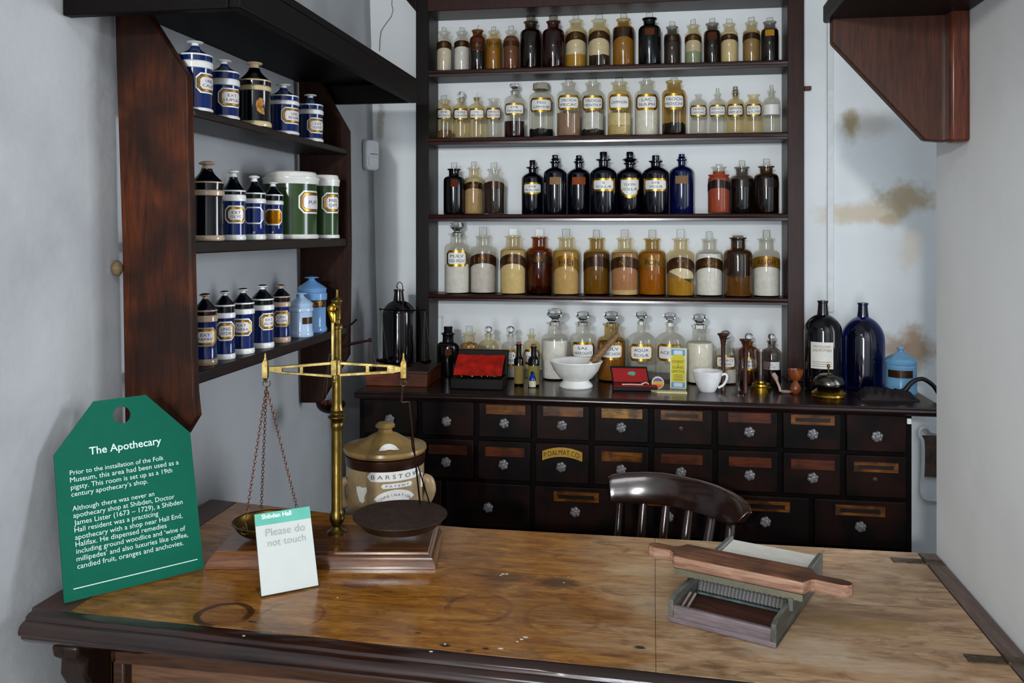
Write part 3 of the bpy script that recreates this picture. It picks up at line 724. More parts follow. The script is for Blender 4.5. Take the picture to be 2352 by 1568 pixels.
row([
 ('small square-stoppered vial with brown debris inside', (1020, 18, 244, 231, 13, 15, 'warm', [(302, '#6d5438', 'l')], ('gold', 251, 276, 1.1, ['SYR', 'RHOEAD']), ('tab', 220))),
 ('small narrow-necked vial with faceted dark stopper', (1058.5, 18.5, 245, 227, 7.5, 9.5, 'yell', [], ('gold', 251, 277, 1.12, ['VIN', 'CAMPH']), ('ball', 210))),
 ('small narrow-necked vial with hooked stopper', (1095, 18.5, 244, 225, 6.5, 8.5, 'yell', [], ('gold', 251, 276, 1.12, ['OL', 'MENTH P']), ('hook', 212))),
 ('small open wide-necked vial', (1133.6, 19, 244, 227, 11, 13.5, 'clear', [], ('gold', 250, 276, 1.1, ['TINCT', 'GENTIAN']), None)),
 ('round-stoppered bottle holding dark red liquid', (1181.7, 24, 228, 209, 9, 11, 'clear', [(280, '#2c0608', 'q')], ('gold', 240, 267, 1.12, ['SYR', 'TAMARIND']), ('cut', 191))),
 ('large jar with torn cloth top and black lumps', (1243, 28, 214.6, 195.7, 16.5, 18, 'clear', [(299, '#15110f', 'l')], ('gold', 228, 261, 1.05, ['TRO', 'GUMMI RUBR']), ('cloth', 193))),
 ('large jar of reddish brown lozenges', (1306, 27.5, 210, 191.5, 15, 18.5, 'clear', [(262, '#96785f', 'l')], ('gold', 222, 256, 1.05, ['TROCH', 'IPECAC']), ('tab', 179))),
 ('large jar of white pieces over dark lumps', (1361.6, 27, 210, 191.5, 15.5, 18.5, 'clear', [(300, '#2a221d', 'l'), (262, '#cfcfcc', 'l')], ('gold', 223, 257, 1.05, ['TROCH', 'MENTH P']), ('tab', 179))),
 ('large jar of yellowish lumps', (1422.5, 27, 210, 190.5, 16, 19.5, 'yell', [(290, '#c8b98c', 'l'), (262, '#dcd4b4', 'p')], ('gold', 220, 256, 1.05, ['CAMPHORA']), ('tab', 178))),
 ('large jar of creamy white powder', (1485.5, 27.7, 209, 188, 15.5, 19, 'clear', [(226, '#eeeee4', 'p')], ('gold', 220, 256, 1.05, ['LAC', 'SULPH']), ('tab', 179.5))),
 ('large brown-stained jar with black contents at the foot', (1548, 27.3, 207, 187, 16.5, 19.5, 'olive', [(286, '#100d0d', 'l')], ('gold', 218, 255, 1.05, ['TROCH', 'MOSCHI']), ('tab', 179.5))),
 ('small narrow-necked vial without stopper', (1604, 20, 234.6, 217, 6.5, 8.5, 'clear', [], ('gold', 244, 270, 1.12, ['TINCT', 'CARDIAC']), None)),
 ('small narrow-necked vial with tiny clear stopper', (1648, 20, 234.6, 215.7, 6.5, 8.5, 'clear', [], ('gold', 243, 270, 1.12, ['TINCT', 'VALERIAN']), ('tab', 203))),
 ('small vial with blackened neck', (1689, 20, 233.6, 213.6, 7, 9.5, 'yell', [], ('gold', 241, 270, 1.12, ['TEREBINTH', 'VENET']), ('hatflat', 199))),
 ('small open wide-necked yellowish vial', (1731, 20, 232.5, 218, 11, 14, 'yell', [], ('gold', 241, 269, 1.05, ['SUCC', 'GLYCYRR']), None)),
 ('small vial with plain cream label', (1772, 19.5, 230, 210, 7, 9.5, 'clear', [], ('white', 242, 265, 1.2, []), ('tab', 196))),
], ZS[1], 'second shelf', 'gilt-labelled bottles on the second shelf')

row([
 ('black bottle with square glass stopper', (1043, 24.2, 405, 388, 12, 15.5, 'black', [], ('patch', 413, 430, .32, '#5a2410'), ('tab', 374))),
 ('tan powder bottle with brown band', (1088.5, 21.5, 406, 385.5, 12, 15, 'warm', [(430, '#c0a884', 'p'), (410, '#c9bda4', '')], ('band', 418, 433, .2, 'DI', 0), ('tab', 372))),
 ('dark brown powder bottle with clear top', (1135, 24, 406, 389, 13, 16.5, 'clear', [(424, '#2c1f17', 'p')], ('band', 417, 433, .2, '', 0), ('tab', 374))),
 ('shorter cobalt blue bottle with small white label', (1223, 25, 406, 384, 9, 15, 'blue', [], ('gold', 420, 447, 1.0, ['SYR', 'PRUN VIRG']), ('block', 368))),
 ('cobalt blue bottle with faded buff label', (1275, 26, 394, 371, 8.5, 12, 'blue', [], ('patch', 408, 425, .5, '#8a6a4a'), ('hatflat', 356))),
 ('cobalt blue bottle with faded orange label', (1329.5, 26, 396, 371, 8.5, 12, 'blue', [], ('patch', 408, 425, .62, '#8a4420'), ('hatflat', 357))),
 ('tall cobalt bottle with domed stopper and white label', (1386, 30, 394, 366, 11, 17.5, 'blue', [], ('gold', 411, 440, .95, ['S', 'SCILLÆ']), ('block', 349))),
 ('tall cobalt bottle with shield label', (1446.6, 30, 397, 374.5, 10, 14.5, 'blue', [], ('shield', 410, 456, .85, ['OXYM', 'SCILLÆ']), ('hat', 349))),
 ('tall cobalt bottle with broad stopper and white label', (1506, 30, 394, 369.7, 11, 16, 'blue', [], ('gold', 411, 440, 1.0, ['SYR', 'VIOLÆ']), ('block', 357))),
 ('brighter blue bottle with pale buff label', (1565.8, 27.6, 391, 366, 8.5, 12, 'blue2', [], ('patch', 405, 423, .55, '#84684c'), ('hatflat', 354))),
 ('red orange powder bottle with black band', (1651, 25, 402, 384, 14, 18, 'clear', [(404, '#a8482c', 'p'), (394, '#a84a30', '')], ('band', 414, 432, .2, '', 2), ('tab', 378))),
 ('blackish powder bottle with grey shoulder', (1704, 26.6, 402.4, 384, 13.5, 17.5, 'smoke', [(412, '#1d1916', 'p')], ('band', 415, 430, .1, '', 2), ('tab', 369))),
 ('dark brown bottle', (1760, 27.5, 398.8, 382, 14, 18.5, 'brown', [(404, '#2c2016', 'p')], ('band', 412, 430, .1, '', 2), ('tab', 365))),
], ZS[2], 'third shelf', 'bottles on the third shelf')

row([
 ('white powder jar with faceted stopper and torn gilt label', (1049.5, 28.6, 558.7, 536, 15, 20, 'clear', [(606, '#ecebe8', 'p')], ('gold', 574, 611, .95, ['PULV', 'DOD IPECAC']), ('cut', 510))),
 ('large jar of greyish white powder with brown band', (1110, 30.4, 564.7, 541.7, 16, 19.5, 'clear', [(598, '#dbd4d0', 'p')], ('band', 581, 603, .25, 'IE', 0), ('tab', 522))),
 ('large jar of cream powder', (1178, 29.5, 568, 541.7, 16, 19.5, 'yell', [(600, '#e2d2aa', 'p'), (574, '#cbb98c', '')], ('band', 582, 604, .3, 'RT', 0), ('tab', 525))),
 ('large dark amber glass jar', (1238.5, 30, 568, 544, 16, 19.5, 'amber', [(655, '#33200c', 'l'), (605, '#654416', '')], ('band', 582, 602, .2, 'ASS S', 0), ('tab', 526))),
 ('large jar of tan powder with gilt band', (1300, 30, 569.6, 545, 16.5, 20, 'yell', [(604, '#cdb080', 'p'), (576, '#b8964a', '')], ('band', 585, 610, .3, 'HEI', 1), ('tab', 526))),
 ('large jar of olive brown powder', (1370, 30, 573, 546.5, 16, 20, 'olive', [(604, '#86682c', 'p'), (580, '#7a6038', '')], ('band', 587, 610, .25, '', 0), ('tab', 528))),
 ('large jar of pinkish tan powder', (1434.5, 31, 572, 546.6, 16, 20, 'warm', [(664, '#d2bb92', 'p'), (606, '#b5856a', 'p'), (580, '#b08a5c', '')], ('band', 588, 612, .2, 'NT', 0), ('tab', 528))),
 ('large jar of orange ochre powder', (1498, 31, 573, 548, 16, 20, 'olive', [(606, '#b87a22', 'p'), (580, '#b8822c', '')], ('band', 590, 612, .1, 'PON', 1), ('tab', 528))),
 ('large jar of white powder sloping over ochre powder', (1563, 31, 574, 548, 15.5, 20, 'yell', [(636, '#b0872e', 's'), (606, '#ece8dc', 'p')], ('band', 589, 614, .3, 'LTS', 0), ('tab', 527))),
 ('large jar of pure white powder', (1629, 31, 574.5, 549, 15.5, 18.5, 'clear', [(582, '#f4f4f2', 'p')], ('band', 590, 613, .25, 'ACH', 0), ('tab', 532))),
 ('unlabelled brown glass jar with yellow lumps at the foot', (1695, 32, 572, 545.4, 16, 20, 'brown', [(634, '#e0c896', 'l')], None, ('block', 541))),
 ('large jar of white powder with gilt band', (1760, 30, 574.5, 548, 16, 20, 'clear', [(604, '#f0f0ef', 'p')], ('band', 587, 611, .15, 'ANGH', 1), ('tab', 529))),
], ZS[3], 'fourth shelf', 'large powder jars on the fourth shelf')

B5 = 3.135
g5 = 'bottles behind the instruments on the worktop'
for desc, sp in [
 ('small black bottle with glass stopper behind the red lined case', (1029.6, 26, 785, 764, 13, 16.5, 'black', [], ('patch', 798, 812, .3, '#4a2410'), ('block', 749))),
 ('small bottle of dried tan herbs behind the red lined case', (1078, 20.5, 787, 764, 13, 16.5, 'warm', [(790, '#a88350', 'l')], None, ('tab', 749))),
 ('narrow-necked bottle with dark gilt-edged label behind the red lined case', (1122, 24, 788, 766, 8, 10, 'yell', [], ('band', 802, 850, .1, '', 2), ('ball', 749))),
 ('round-stoppered bottle with black and white label beside two corked vials', (1172.7, 21, 791, 767, 8, 10, 'clear', [(838, '#b5b2ae', 'p')], ('gold', 800, 838, .8, ['CI', 'RIMAR']), ('ball', 749))),
 ('narrow-necked yellowish bottle behind the two corked vials', (1221, 20, 788, 768, 8, 10.5, 'yell', [], ('gold', 800, 834, 1.1, ['TINCT']), ('tab', 755))),
 ('tall jar of bright white powder behind the mortar', (1274.7, 31, 766, 740, 16, 20.5, 'clear', [(780, '#f4f4f2', '')], None, ('cut', 709))),
 ('jar labelled SAL HARROGATE behind the mortar', (1339, 31, 765, 741, 16, 19, 'clear', [], ('gold', 782, 820, .98, ['SAL', 'HARROGATE']), ('cut', 715))),
 ('jar of reddish brown powder behind the leaning pestle', (1404.5, 33, 771.6, 743, 16.5, 20.5, 'olive', [(784, '#9a7248', 'p')], ('gold', 783, 822, .92, ['PULV', 'CINCHON']), ('cut', 715))),
 ('clear jar labelled AQUA ROSÆ behind the open black case', (1473, 33, 774, 739, 9.5, 11, 'clear', [], ('gold', 786, 825, .92, ['AQUA', 'ROSÆ']), ('cut', 716))),
 ('clear jar labelled ACETUM partly behind the yellow linctus box', (1539, 33, 774, 742, 9.5, 11.5, 'clear', [], ('gold', 786, 825, 1.0, ['ACETUM']), ('cut', 718))),
 ('jar of ivory white powder behind the white cup', (1606.5, 32, 780, 747, 16, 19.5, 'clear', [(786, '#f0efe2', '')], None, ('cut', 721))),
 ('jar labelled ZINCI OXID behind the wooden trumpet', (1667, 25, 806, 782, 10, 12, 'clear', [(846, '#cfcfcf', 'p')], ('gold', 813, 843, 1.05, ['ZINCI', 'OXID']), ('ball', 759))),
 ('dark amber bottle with white label behind the glass measures', (1720, 23, 802, 783, 8, 10, 'amber', [(850, '#4a3312', 'q')], ('gold', 817, 847, 1.0, ['LIN', 'PLUMBI ING']), ('ball', 765))),
 ('last clear bottle at the stained-wall end behind the brass-footed measure', (1772, 22, 806, 782, 8.5, 10.5, 'smoke', [(850, '#16110f', '')], ('white', 828, 846, .9, ['OT', '& CO']), ('ball', 766))),
]: bottle(B5, ZK, sp, desc, g5)
# ------------------------------------------------------------------ pots on the wall rack
WHT, CRM, COB, NAV, LBL, GRN = '#dedfdc', '#b59c80', '#0a2058', '#05070f', '#7fa6cf', '#2c4422'
def plabel(root, par, R, za, zb, half, ang, lines, style='gold', white=WHT):
    a0 = math.radians(ang); L = R * math.radians(half); h = zb - za; mb = MB()
    if style in ('gold', 'outline', 'worn'):
        patch_bend(mb, R + .0006, za, zb, L, h * .24, 0, a0, n=20)
        b = h * .075; patch_bend(mb, R + .0009, za + b, zb - b, L - b, h * .2, 1, a0, n=20)
        if style == 'gold':
            b = h * .075; patch_bend(mb, R + .0011, za + b, zb - b, L - b, h * .2, 3, a0, n=20)
            b = h * .105; patch_bend(mb, R + .0013, za + b, zb - b, L - b, h * .19, 1, a0, n=20)
            b = h * .19; patch_bend(mb, R + .0015, za + b, zb - b, L - b, h * .14, 3, a0, n=20)
            b = h * .205; patch_bend(mb, R + .0017, za + b, zb - b, L - b, h * .13, 2, a0, n=20)
            for i, s in enumerate(lines):
                zz = (za + zb) / 2 + (h * .115 if i == 0 and len(lines) > 1 else (-h * .115 if len(lines) > 1 else 0))
                text_bend(mb, s, R + .002, zz, min(1.7 * (L - h * .2), .15 * h * 1.1 * len(s)), h * .155, 4, 0, a0)
        mats = [glaze(white), {'gold': metal('#b98a30', .34, .45, 60), 'outline': glaze(COB, .1), 'worn': metal('#9a6414', .4, .5, 30)}[style], glaze('#d6d2d4', .2), ink('#3a1c0c'), ink()]
    elif style == 'brown':
        patch_bend(mb, R + .0008, za, zb, L, 0, 0, a0, n=16)
        for i, s in enumerate(lines): text_bend(mb, s, R + .0014, (za + zb) / 2, L * 1.2, h * .5, 1, .01, a0)
        mats = [bandmat(0), metal('#a8761f')]
    else:                                       # scrap of an old paper label
        vs = []; 
        pts = [(.0, .5), (.3, .45), (.42, .25), (.3, .1), (.22, -.05), (.38, -.15), (.45, -.5), (.1, -.48), (-.25, -.3), (-.4, 0), (-.32, .3)]
        mb.add([bend(R + .0008, L * 1.1 * x, (za + zb) / 2 + h * y, a0) for x, y in pts], [tuple(range(len(pts)))], 0); mats = [powder('#b98d4c', '#7d4a1c', 90)]
    return mb.build('label', mats, root)

def pot(name, label, group, X, zs, u, hw, vk, vr, vc1, vc2, bd=COB, lidc=None, rim=WHT, foot=WHT, lab=None, tall=False, fv=12, cx=1.25, kt=None):
    p = atX(u, 500, X); k = mpp(p); p.z = zs; R = hw * k; kf = k - .75 * R / F; Z = lambda v: ZC + (HY - v) * kf - zs
    H = ZC + (HY - vk) * k - zs; zr, zc1, zc2 = Z(vr), Z(vc1), Z(vc2); r = R * .985; f = fv * k
    root = thing(name, label, 'jar', p, face(p), group)
    a, b, w = glaze(bd), glaze(rim), glaze(foot)
    P = [(.001, 0), (R * 1.03, 0), (R * 1.07, f * .4), (R * 1.02, f * .9), (r, f), (r * .985, f + .3 * (zc2 - f)), (r * .985, zc2 - .002), (r, zc2), (R * 1.05, zc2 + .001), (R * 1.06, zc1 - .004), (R * 1.0, zc1 - .001), (R * .9, zc1)]
    ms = [1, 1, 1, 1, 0, 0, 0, 2, 2, 2, 2]
    MB().lathe(P, 36, mats=ms, caps=False).build('body', [a, w, b], root)
    lc = glaze(lidc or bd); hk = H - zr
    cn = .34 if tall else .26
    L = [(R * .9, zc1 - .001), (R * .99, zc1), (R * 1.01, zr - .0028), (R * 1.03, zr - .0022), (R * 1.035, zr - .0005), (R * 1.01, zr + .0008), (R * .97, zr + .001)]
    lm = [0, 0, 1, 1, 1, 0]
    zt = zr + hk * .66
    for i in range(1, 8):
        q = i / 7; L.append((R * (.97 * (1 - q) ** (1.8 if tall else cx) + cn * (1 - (1 - q) ** 2) * .95 + .0), zr + .002 + (zt - zr - .002) * q)); lm.append(0)
    lid = MB().lathe(L, 36, mats=lm, caps=False).build('lid', [lc, b], root)
    kn = [(R * cn, zt - .001), (R * cn * .8, zt + hk * .06), (R * cn * .75, zt + hk * .14), (R * .42, zt + hk * .17), (R * .5, zt + hk * .21), (R * .49, zt + hk * .255), (R * .3, zt + hk * .325), (.0005, H)]
    MB().lathe(kn, 24, caps=False, mats=[0, 0, 0, 0, 0, 1, 1]).build('knob', [glaze(rim if not lidc or lidc == NAV else lidc), glaze(kt or (rim if not lidc or lidc == NAV else lidc))], lid)
    if lab: plabel(root, root, r * .995, Z(lab[1]), Z(lab[0]), lab[2], lab[3], lab[4], lab[5] if len(lab) > 5 else 'gold', rim)
    return root
GP1, GP2, GP3 = 'pots on the upper rack shelf', 'pots on the middle rack shelf', 'pots on the lower rack shelf'
S1, S2, S3 = SH
J = 'drug_jar'
pot(J, 'tallest blue and white jar on the upper rack shelf beside the reddish side board', GP1, -.957, S1, 448, 38, 94, 123, 137, 155, lab=(166, 213, 52, 52, ['UNG', 'CALEF']), cx=2.2, fv=7)
pot(J, 'blue jar lettered EXT LUPUL on the upper rack shelf', GP1, -.957, S1, 515, 33, 137, 163, 179, 195, lab=(202, 246, 58, 32, ['EXT', 'LUPULI']), cx=2.2, fv=7)
pot(J, 'dark navy jar with tall pointed lid and torn scrap label on the upper rack shelf', GP1, -.957, S1, 584, 37, 141, 182, 194, 207, NAV, NAV, '#c9b58e', '#c9b58e', (224, 262, 36, 20, [], 'scrap'), tall=True)
pot(J, 'blue jar lettered UNG ROSAR on the upper rack shelf', GP1, -.957, S1, 651, 34, 192, 218, 229, 240, lab=(246, 284, 55, 45, ['UNG', 'ROSAR']), cx=2.2, fv=7)
pot(J, 'smallest blue jar lettered EXT GENT at the far end of the upper rack shelf', GP1, -.957, S1, 713, 28, 216, 239, 250, 262, lab=(270, 306, 55, 38, ['EXT', 'GENT']), cx=2.2, fv=7)
pot(J, 'largest dark navy jar with buff bands on the middle rack shelf', GP2, -.975, S2, 475, 37, 370, 417, 435, 449, NAV, NAV, '#b09a84', '#b5a08a', None, tall=True)
pot(J, 'blue jar lettered EXT GLYC on the middle rack shelf', GP2, -.972, S2, 536, 27, 389, 437, 446, 462, COB, NAV, lab=(472, 513, 58, 14, ['EXT', 'GLYC']), tall=True)
pot(J, 'blue jar with empty white label outline on the middle rack shelf', GP2, -.972, S2, 584, 25, 402, 443, 455, 467, COB, NAV, lab=(475, 514, 58, -4, [], 'outline'), tall=True)
pot(J, 'small blue jar with worn gold label and chipped knob on the middle rack shelf', GP2, -.972, S2, 627, 22.5, 417, 447, 460, 470, COB, NAV, lab=(480, 517, 60, 4, [], 'worn'), tall=True)
def greenpot(label, u, hw, v0, v1, v2, v3, lab):
    X = -.992 if hw > 40 else -.957; p = atX(u, 500, X); k = mpp(p); p.z = S2; Z = lambda v: ZC + (HY - v) * k - S2; R = hw * k
    root = thing('green_drug_jar', label, 'jar', p, face(p), GP2); g, w = glaze(GRN, .16), glaze('#d8d8d2', .2)
    f = Z(v3); zc = Z(v2); r = R * .94
    MB().lathe([(.001, 0), (R, 0), (R * 1.03, f * .5), (R * .99, f), (r, f), (r, zc), (R * .9, zc)], 40, mats=[1, 1, 1, 1, 0, 0], caps=False).build('body', [g, w], root)
    zt = Z(v0); zs_ = Z(v1)
    MB().lathe([(R * .9, zc), (R * 1.0, zc), (R * 1.02, zs_ - .003), (R * 1.04, zs_), (R * 1.04, zs_ + .004), (R * .96, zs_ + .005), (R * .93, zt - .003), (R * .88, zt), (.001, zt)], 40, caps=False).build('lid', w, root)
    plabel(root, root, r, Z(lab[1]), Z(lab[0]), lab[2], lab[3], lab[4], 'gold')
greenpot('large squat green jar with flat white lid on the middle rack shelf', 668, 62, 396, 412, 424, 538, (439, 491, 42, 58, ['PUFF']))
greenpot('narrower green jar with flat white lid behind the large green jar', 746, 33, 403, 416, 428, 539, (443, 490, 52, 38, ['MEL', 'OPT']))
XB = -.968
pot(J, 'jar lettered EXT PAPAV with brown bands, first on the lower rack shelf', GP3, XB, S3, 471, 26.5, 673, 713, 724, 740, COB, NAV, '#a98f76', '#8f765e', (752, 795, 62, 2, ['EXT', 'PAPAV']), fv=14, kt=NAV)
pot(J, 'blue jar lettered UNG HYDR on the lower rack shelf', GP3, XB, S3, 516, 23, 667, 701, 718, 731, COB, NAV, lab=(738, 782, 62, 6, ['UNG', 'HYDR']), kt=NAV)
pot(J, 'blue jar lettered EXT TARAX on the lower rack shelf', GP3, XB, S3, 558, 25, 661, 696, 709, 722, COB, NAV, lab=(731, 771, 60, -6, ['EXT', 'TARAX']), kt=NAV)
pot(J, 'blue jar lettered EXT ALOES on the lower rack shelf', GP3, XB, S3, 603, 25, 653, 687, 700, 713, COB, NAV, lab=(719, 758, 55, 36, ['EXT', 'ALOES']), kt=NAV)
pot(J, 'blue jar lettered UNG AC CARB with buff bands on the lower rack shelf', GP3, XB, S3, 645, 21.5, 653, 681, 693, 705, COB, NAV, '#b59a84', '#b59a84', (713, 750, 60, 6, ['UNG', 'AC CARB']), kt=NAV)
pot(J, 'smaller plain light blue jar with small brown label on the lower rack shelf', GP3, -.962, S3, 692, 26, 671, 698, 706, 716, '#a3bad4', '#9ab4d0', '#a3bad4', '#a3bad4', (729, 744, 34, 38, [], 'brown'))
pot(J, 'larger light blue jar at the far end of the lower rack shelf', GP3, -.978, S3, 716, 33, 634, 663, 672, 690, '#6a93c0', '#5e8abb', '#6a93c0', '#6a93c0', (688, 706, 45, 30, ['CTIL'], 'brown'))

# ------------------------------------------------------------------ worktop: corner end
def onK(u, v): return atZ(u, v, ZK)
brass, dbrass, iron = metal('#a8842e', .26, .45, 40), metal('#6b5226', .35, .5, 40), metal('#241c19', .45, .4, 30)
p0, p1 = onK(840, 885), onK(988, 884); yb = p0.y
bx = thing('wooden_box', 'low long reddish brown wooden box under the big dark bottle in the corner', 'box', ((p0.x + p1.x) / 2, yb + .1, ZK))
mb = MB(); mb.box((p0.x, yb, ZK), (p1.x, yb + .2, ZK + .044)); mb.build('box_body', wood('#4a200c', '#7a3c18', .4, 0, 1, .4, .5, '#1a0c06'), bx, True, bevel=.002)
mb = MB(); mb.box((p0.x - .003, yb - .003, ZK + .044), (p1.x + .003, yb + .203, ZK + .054)); mb.build('box_lid', wood('#24120a', '#3c1f10', .4, 0, 1), bx, True, bevel=.002)
ZBX = ZK + .054
def bigbottle(label, u, hw, vt, vsh, Y, zs, m, lab=False, nh=None, name='stock_bottle'):
    p = atY(u, 500, Y); k = mpp(p); p.z = zs; Z = lambda v: ZC + (HY - v) * k - zs
    r = hw * k; rn = 11 * k; ht = Z(vt); hs = Z(vsh)
    root = thing(name, label, 'bottle', p, face(p)); P = [(.001, .003), (r * .9, 0), (r, .008), (r, hs)]
    zn = ht - (nh or 32) * k
    for i in range(1, 11):
        q = i / 10; a = q * PI / 2; P.append((rn * 1.15 + (r - rn * 1.15) * math.cos(a) ** 1.05, hs + (zn - hs) * (.62 * math.sin(a) + .38 * q)))
    P += [(rn, zn + .02), (rn * .92, ht - .008), (rn * 1.08, ht - .006), (rn * 1.08, ht), (rn * .7, ht), (rn * .7, ht - .02)]
    MB().lathe(P, 40, caps=False).build('glass_body', m, root)
    if lab:
        za, zb = Z(841), Z(781); mb = MB(); R = r + .0008; L = 25.5 * k
        patch_bend(mb, R, za, zb, L, 0, 0, n=14, a0=-.05)
        text_bend(mb, 'APOTHECARIES', R + .0006, zb - .014, L * 1.5, .007, 1, 0, -.05, -.0); text_bend(mb, 'CHLOROFORM', R + .0006, zb - .025, L * 1.65, .010, 1, 0, -.05, .003)
        for i in range(3): patch_bend(mb, R + .0006, za + .008 + i * .007, za + .0095 + i * .007, L * .85, 0, 1, -.05)
        mb.build('paper_label', [glaze('#d5d2c8', .6, .1), ink('#77705f')], root)
    return root
darkg = glaze('#0b090d', .06, .4, .6)
bigbottle('big dark narrow-necked bottle on the low wooden box in the corner', 916, 37, 664, 722, 3.07, ZBX, darkg, nh=26)
bigbottle('big black bottle with cream printed label beside the shelving unit', 1890, 42, 690, 762, 3.06, ZK, darkg, True)
t = NT('cobalt_deep'); nz = t.noise(t.tex(), 12, 3); lw = t.n('ShaderNodeLayerWeight'); lw.inputs[0].default_value = .4
t.bsdf(t.ramp(t.math('ADD', lw.outputs['Facing'], t.math('MULTIPLY', nz, .2)), [(.3, lin('#030418')), (1.0, lin('#0a2484'))]), .06, 0, .8)
bigbottle('big deep blue glass bottle between the black labelled bottle and pale blue jar', 1982, 47, 695, 780, 3.135, ZK, t.mat)
pot('drug_jar', 'pale blue jar with brown label at the stained-wall end of the worktop', None, -9, ZK, 0, 0, 0, 0, 0, 0) if False else None
def bluejar():
    p = atY(2069, 500, 3.05); k = mpp(p); p.z = ZK; Z = lambda v: ZC + (HY - v) * k - ZK; R = 34.5 * k
    root = thing('drug_jar', 'pale blue lidded jar with brown label at the stained-wall end of the worktop', 'jar', p, face(p)); m = glaze('#6c9fc4', .14)
    MB().lathe([(.001, 0), (R * 1.02, 0), (R * 1.04, .006), (R, .012), (R * .98, Z(842)), (R, Z(840)), (R * .96, Z(836)), (R * .9, Z(834))], 36, caps=False).build('body', m, root)
    zr = Z(829); zk = Z(795)
    lid = MB().lathe([(R * .9, Z(836)), (R * 1.02, Z(834)), (R * 1.04, zr), (R * .98, zr + .004), (R * .93, zr + .01), (R * .5, zr + .022), (R * .24, zr + .03), (R * .17, zk - .016)], 36, caps=False).build('lid', m, root)
    MB().lathe([(R * .17, zk - .017), (R * .16, zk - .013), (R * .26, zk - .008), (R * .22, zk - .002), (.0005, zk)], 20, caps=False).build('knob', m, lid)
    plabel(root, root, R, Z(863), Z(846), 48, -2, [], 'brown')
bluejar()

# hand balances near the corner
def cords(mb, a, pan, r, n=3, th=.0012):
    for k in range(n):
        an = 2 * PI * k / n + .5; mb.tube([a, pan + Vector((r * math.cos(an), r * math.sin(an), 0))], th, 5)
d0 = 2.52; L_ = atD(757, 806, d0); R_ = atD(850, 781, d0); piv = (L_ + R_) / 2
hb = thing('hand_balance', 'small dark hand balance hanging by the pot rack behind the brass pole', 'scales', piv)
mb = MB(); mb.tube([L_, piv + Vector((0, 0, .004)), R_], [.003, .0045, .003], 8); mb.sphere(R_, .006); mb.sphere(L_, .006); mb.build('beam', metal('#3c211c', .5), hb, True)
mb = MB(); mb.tube([piv, atD(804, 755, d0), atD(803, 748, d0), atD(820, 733, d0)], .003, 6); mb.build('hanger', metal('#2a1c1a', .5), hb, True)
pl_ = atD(760, 925, d0); pr_ = atD(851, 846, d0)
mb = MB(); cords(mb, L_, pl_, .040); mb.build('cord', ink('#2c2420'), hb, True)
mb = MB(); cords(mb, R_, pr_, .018, 4); mb.build('cord', ink('#3c3430'), hb, True)
def panm(c, r, h, m, par, nm='pan'):
    mb = MB(); pr = [(.0005, -h)]
    for i in range(1, 9): a = i / 8 * PI / 2; pr.append((r * math.sin(a), -h * math.cos(a)))
    pr += [(r * 1.02, .001), (r * .98, .0012)]
    for i in range(7, -1, -1): a = i / 8 * PI / 2; pr.append((max(.0005, r * .96 * math.sin(a)), -h * .93 * math.cos(a) + .0006))
    mb.lathe(pr, 32, Matrix.Translation(c), caps=False); return mb.build(nm, m, par, True)
panm(pl_, .042, .030, metal('#3a1f1a', .4, .4), hb); panm(pr_, .02, .01, metal('#3a1f1a', .4, .4), hb)

c0 = atY(925, 835, 2.985); c0.z = ZBX
st = thing('balance_stand', 'thin wire balance stand with hooked top in front of the big dark bottle', 'scales', c0)
zt_ = atY(925, 660, c0.y).z; k = mpp(c0)
mb = MB(); mb.tube([c0 + Vector((0, 0, .003)), Vector((c0.x, c0.y, zt_))] + [Vector((c0.x - .011 + .011 * math.cos(a), c0.y, zt_ + .019 * math.sin(a))) for a in [i / 8 * PI for i in range(9)]] + [Vector((c0.x - .018, c0.y, zt_ - .004)), Vector((c0.x - .022, c0.y, zt_ + .006))], .0016, 6); mb.build('wire_post', metal('#4a3c30', .4), st, True)
mb = MB(); mb.lathe([(.026, 0), (.026, .003), (.004, .006), (.003, .02)], 20, Matrix.Translation(c0)); mb.build('foot', iron, st, True)
zb_ = atY(873, 710, c0.y).z
mb = MB(); mb.tube([(c0.x - 52 * k, c0.y, zb_), (c0.x, c0.y - .002, zb_ - .003), (c0.x + 52 * k, c0.y, zb_)], [.002, .003, .002], 6); mb.sphere((c0.x - 53 * k, c0.y, zb_), .0045); mb.sphere((c0.x + 53 * k, c0.y, zb_), .0045); mb.build('beam', iron, st, True)
for s in (-1, 1):
    a = Vector((c0.x + s * 52 * k, c0.y, zb_)); pc = Vector((a.x + .004, c0.y, ZBX + .022)); mb = MB(); cords(mb, a, pc, .02, 3, .0009); mb.build('cord', ink('#3a332e'), st, True); panm(pc, .021, .012, iron, st)

# ------------------------------------------------------------------ worktop: middle
# red lined case standing open
q0, q1 = onK(1034, 893), onK(1157, 893); yf = q0.y; k = mpp(q0)
rc = thing('red_lined_case', 'open dark leather case with bright red lining and a row of brass studs', 'case', ((q0.x + q1.x) / 2, yf, ZK))
leather = glaze('#0c0606', .5, .3, .2, 0, .2)
mb = MB(); mb.box((q0.x, yf, ZK), (q1.x, yf + .11, ZK + .036)); mb.build('tray', leather, rc, True, bevel=.003)
zl0, zl1 = ZK + .036, ZC - (804 - 530) * (dep(q0) + .125) / F
mb = MB(); mb.add([(q0.x, yf + .10, zl0), (q1.x, yf + .10, zl0), (q1.x, yf + .125, zl1 + .004), (q0.x, yf + .125, zl1 + .004), (q0.x, yf + .115, zl0), (q1.x, yf + .115, zl0), (q1.x, yf + .14, zl1 + .004), (q0.x, yf + .14, zl1 + .004)], [(3, 2, 1, 0), (4, 5, 6, 7), (0, 1, 5, 4), (1, 2, 6, 5), (2, 3, 7, 6), (3, 0, 4, 7)]); mb.build('lid', leather, rc, True, bevel=.002)
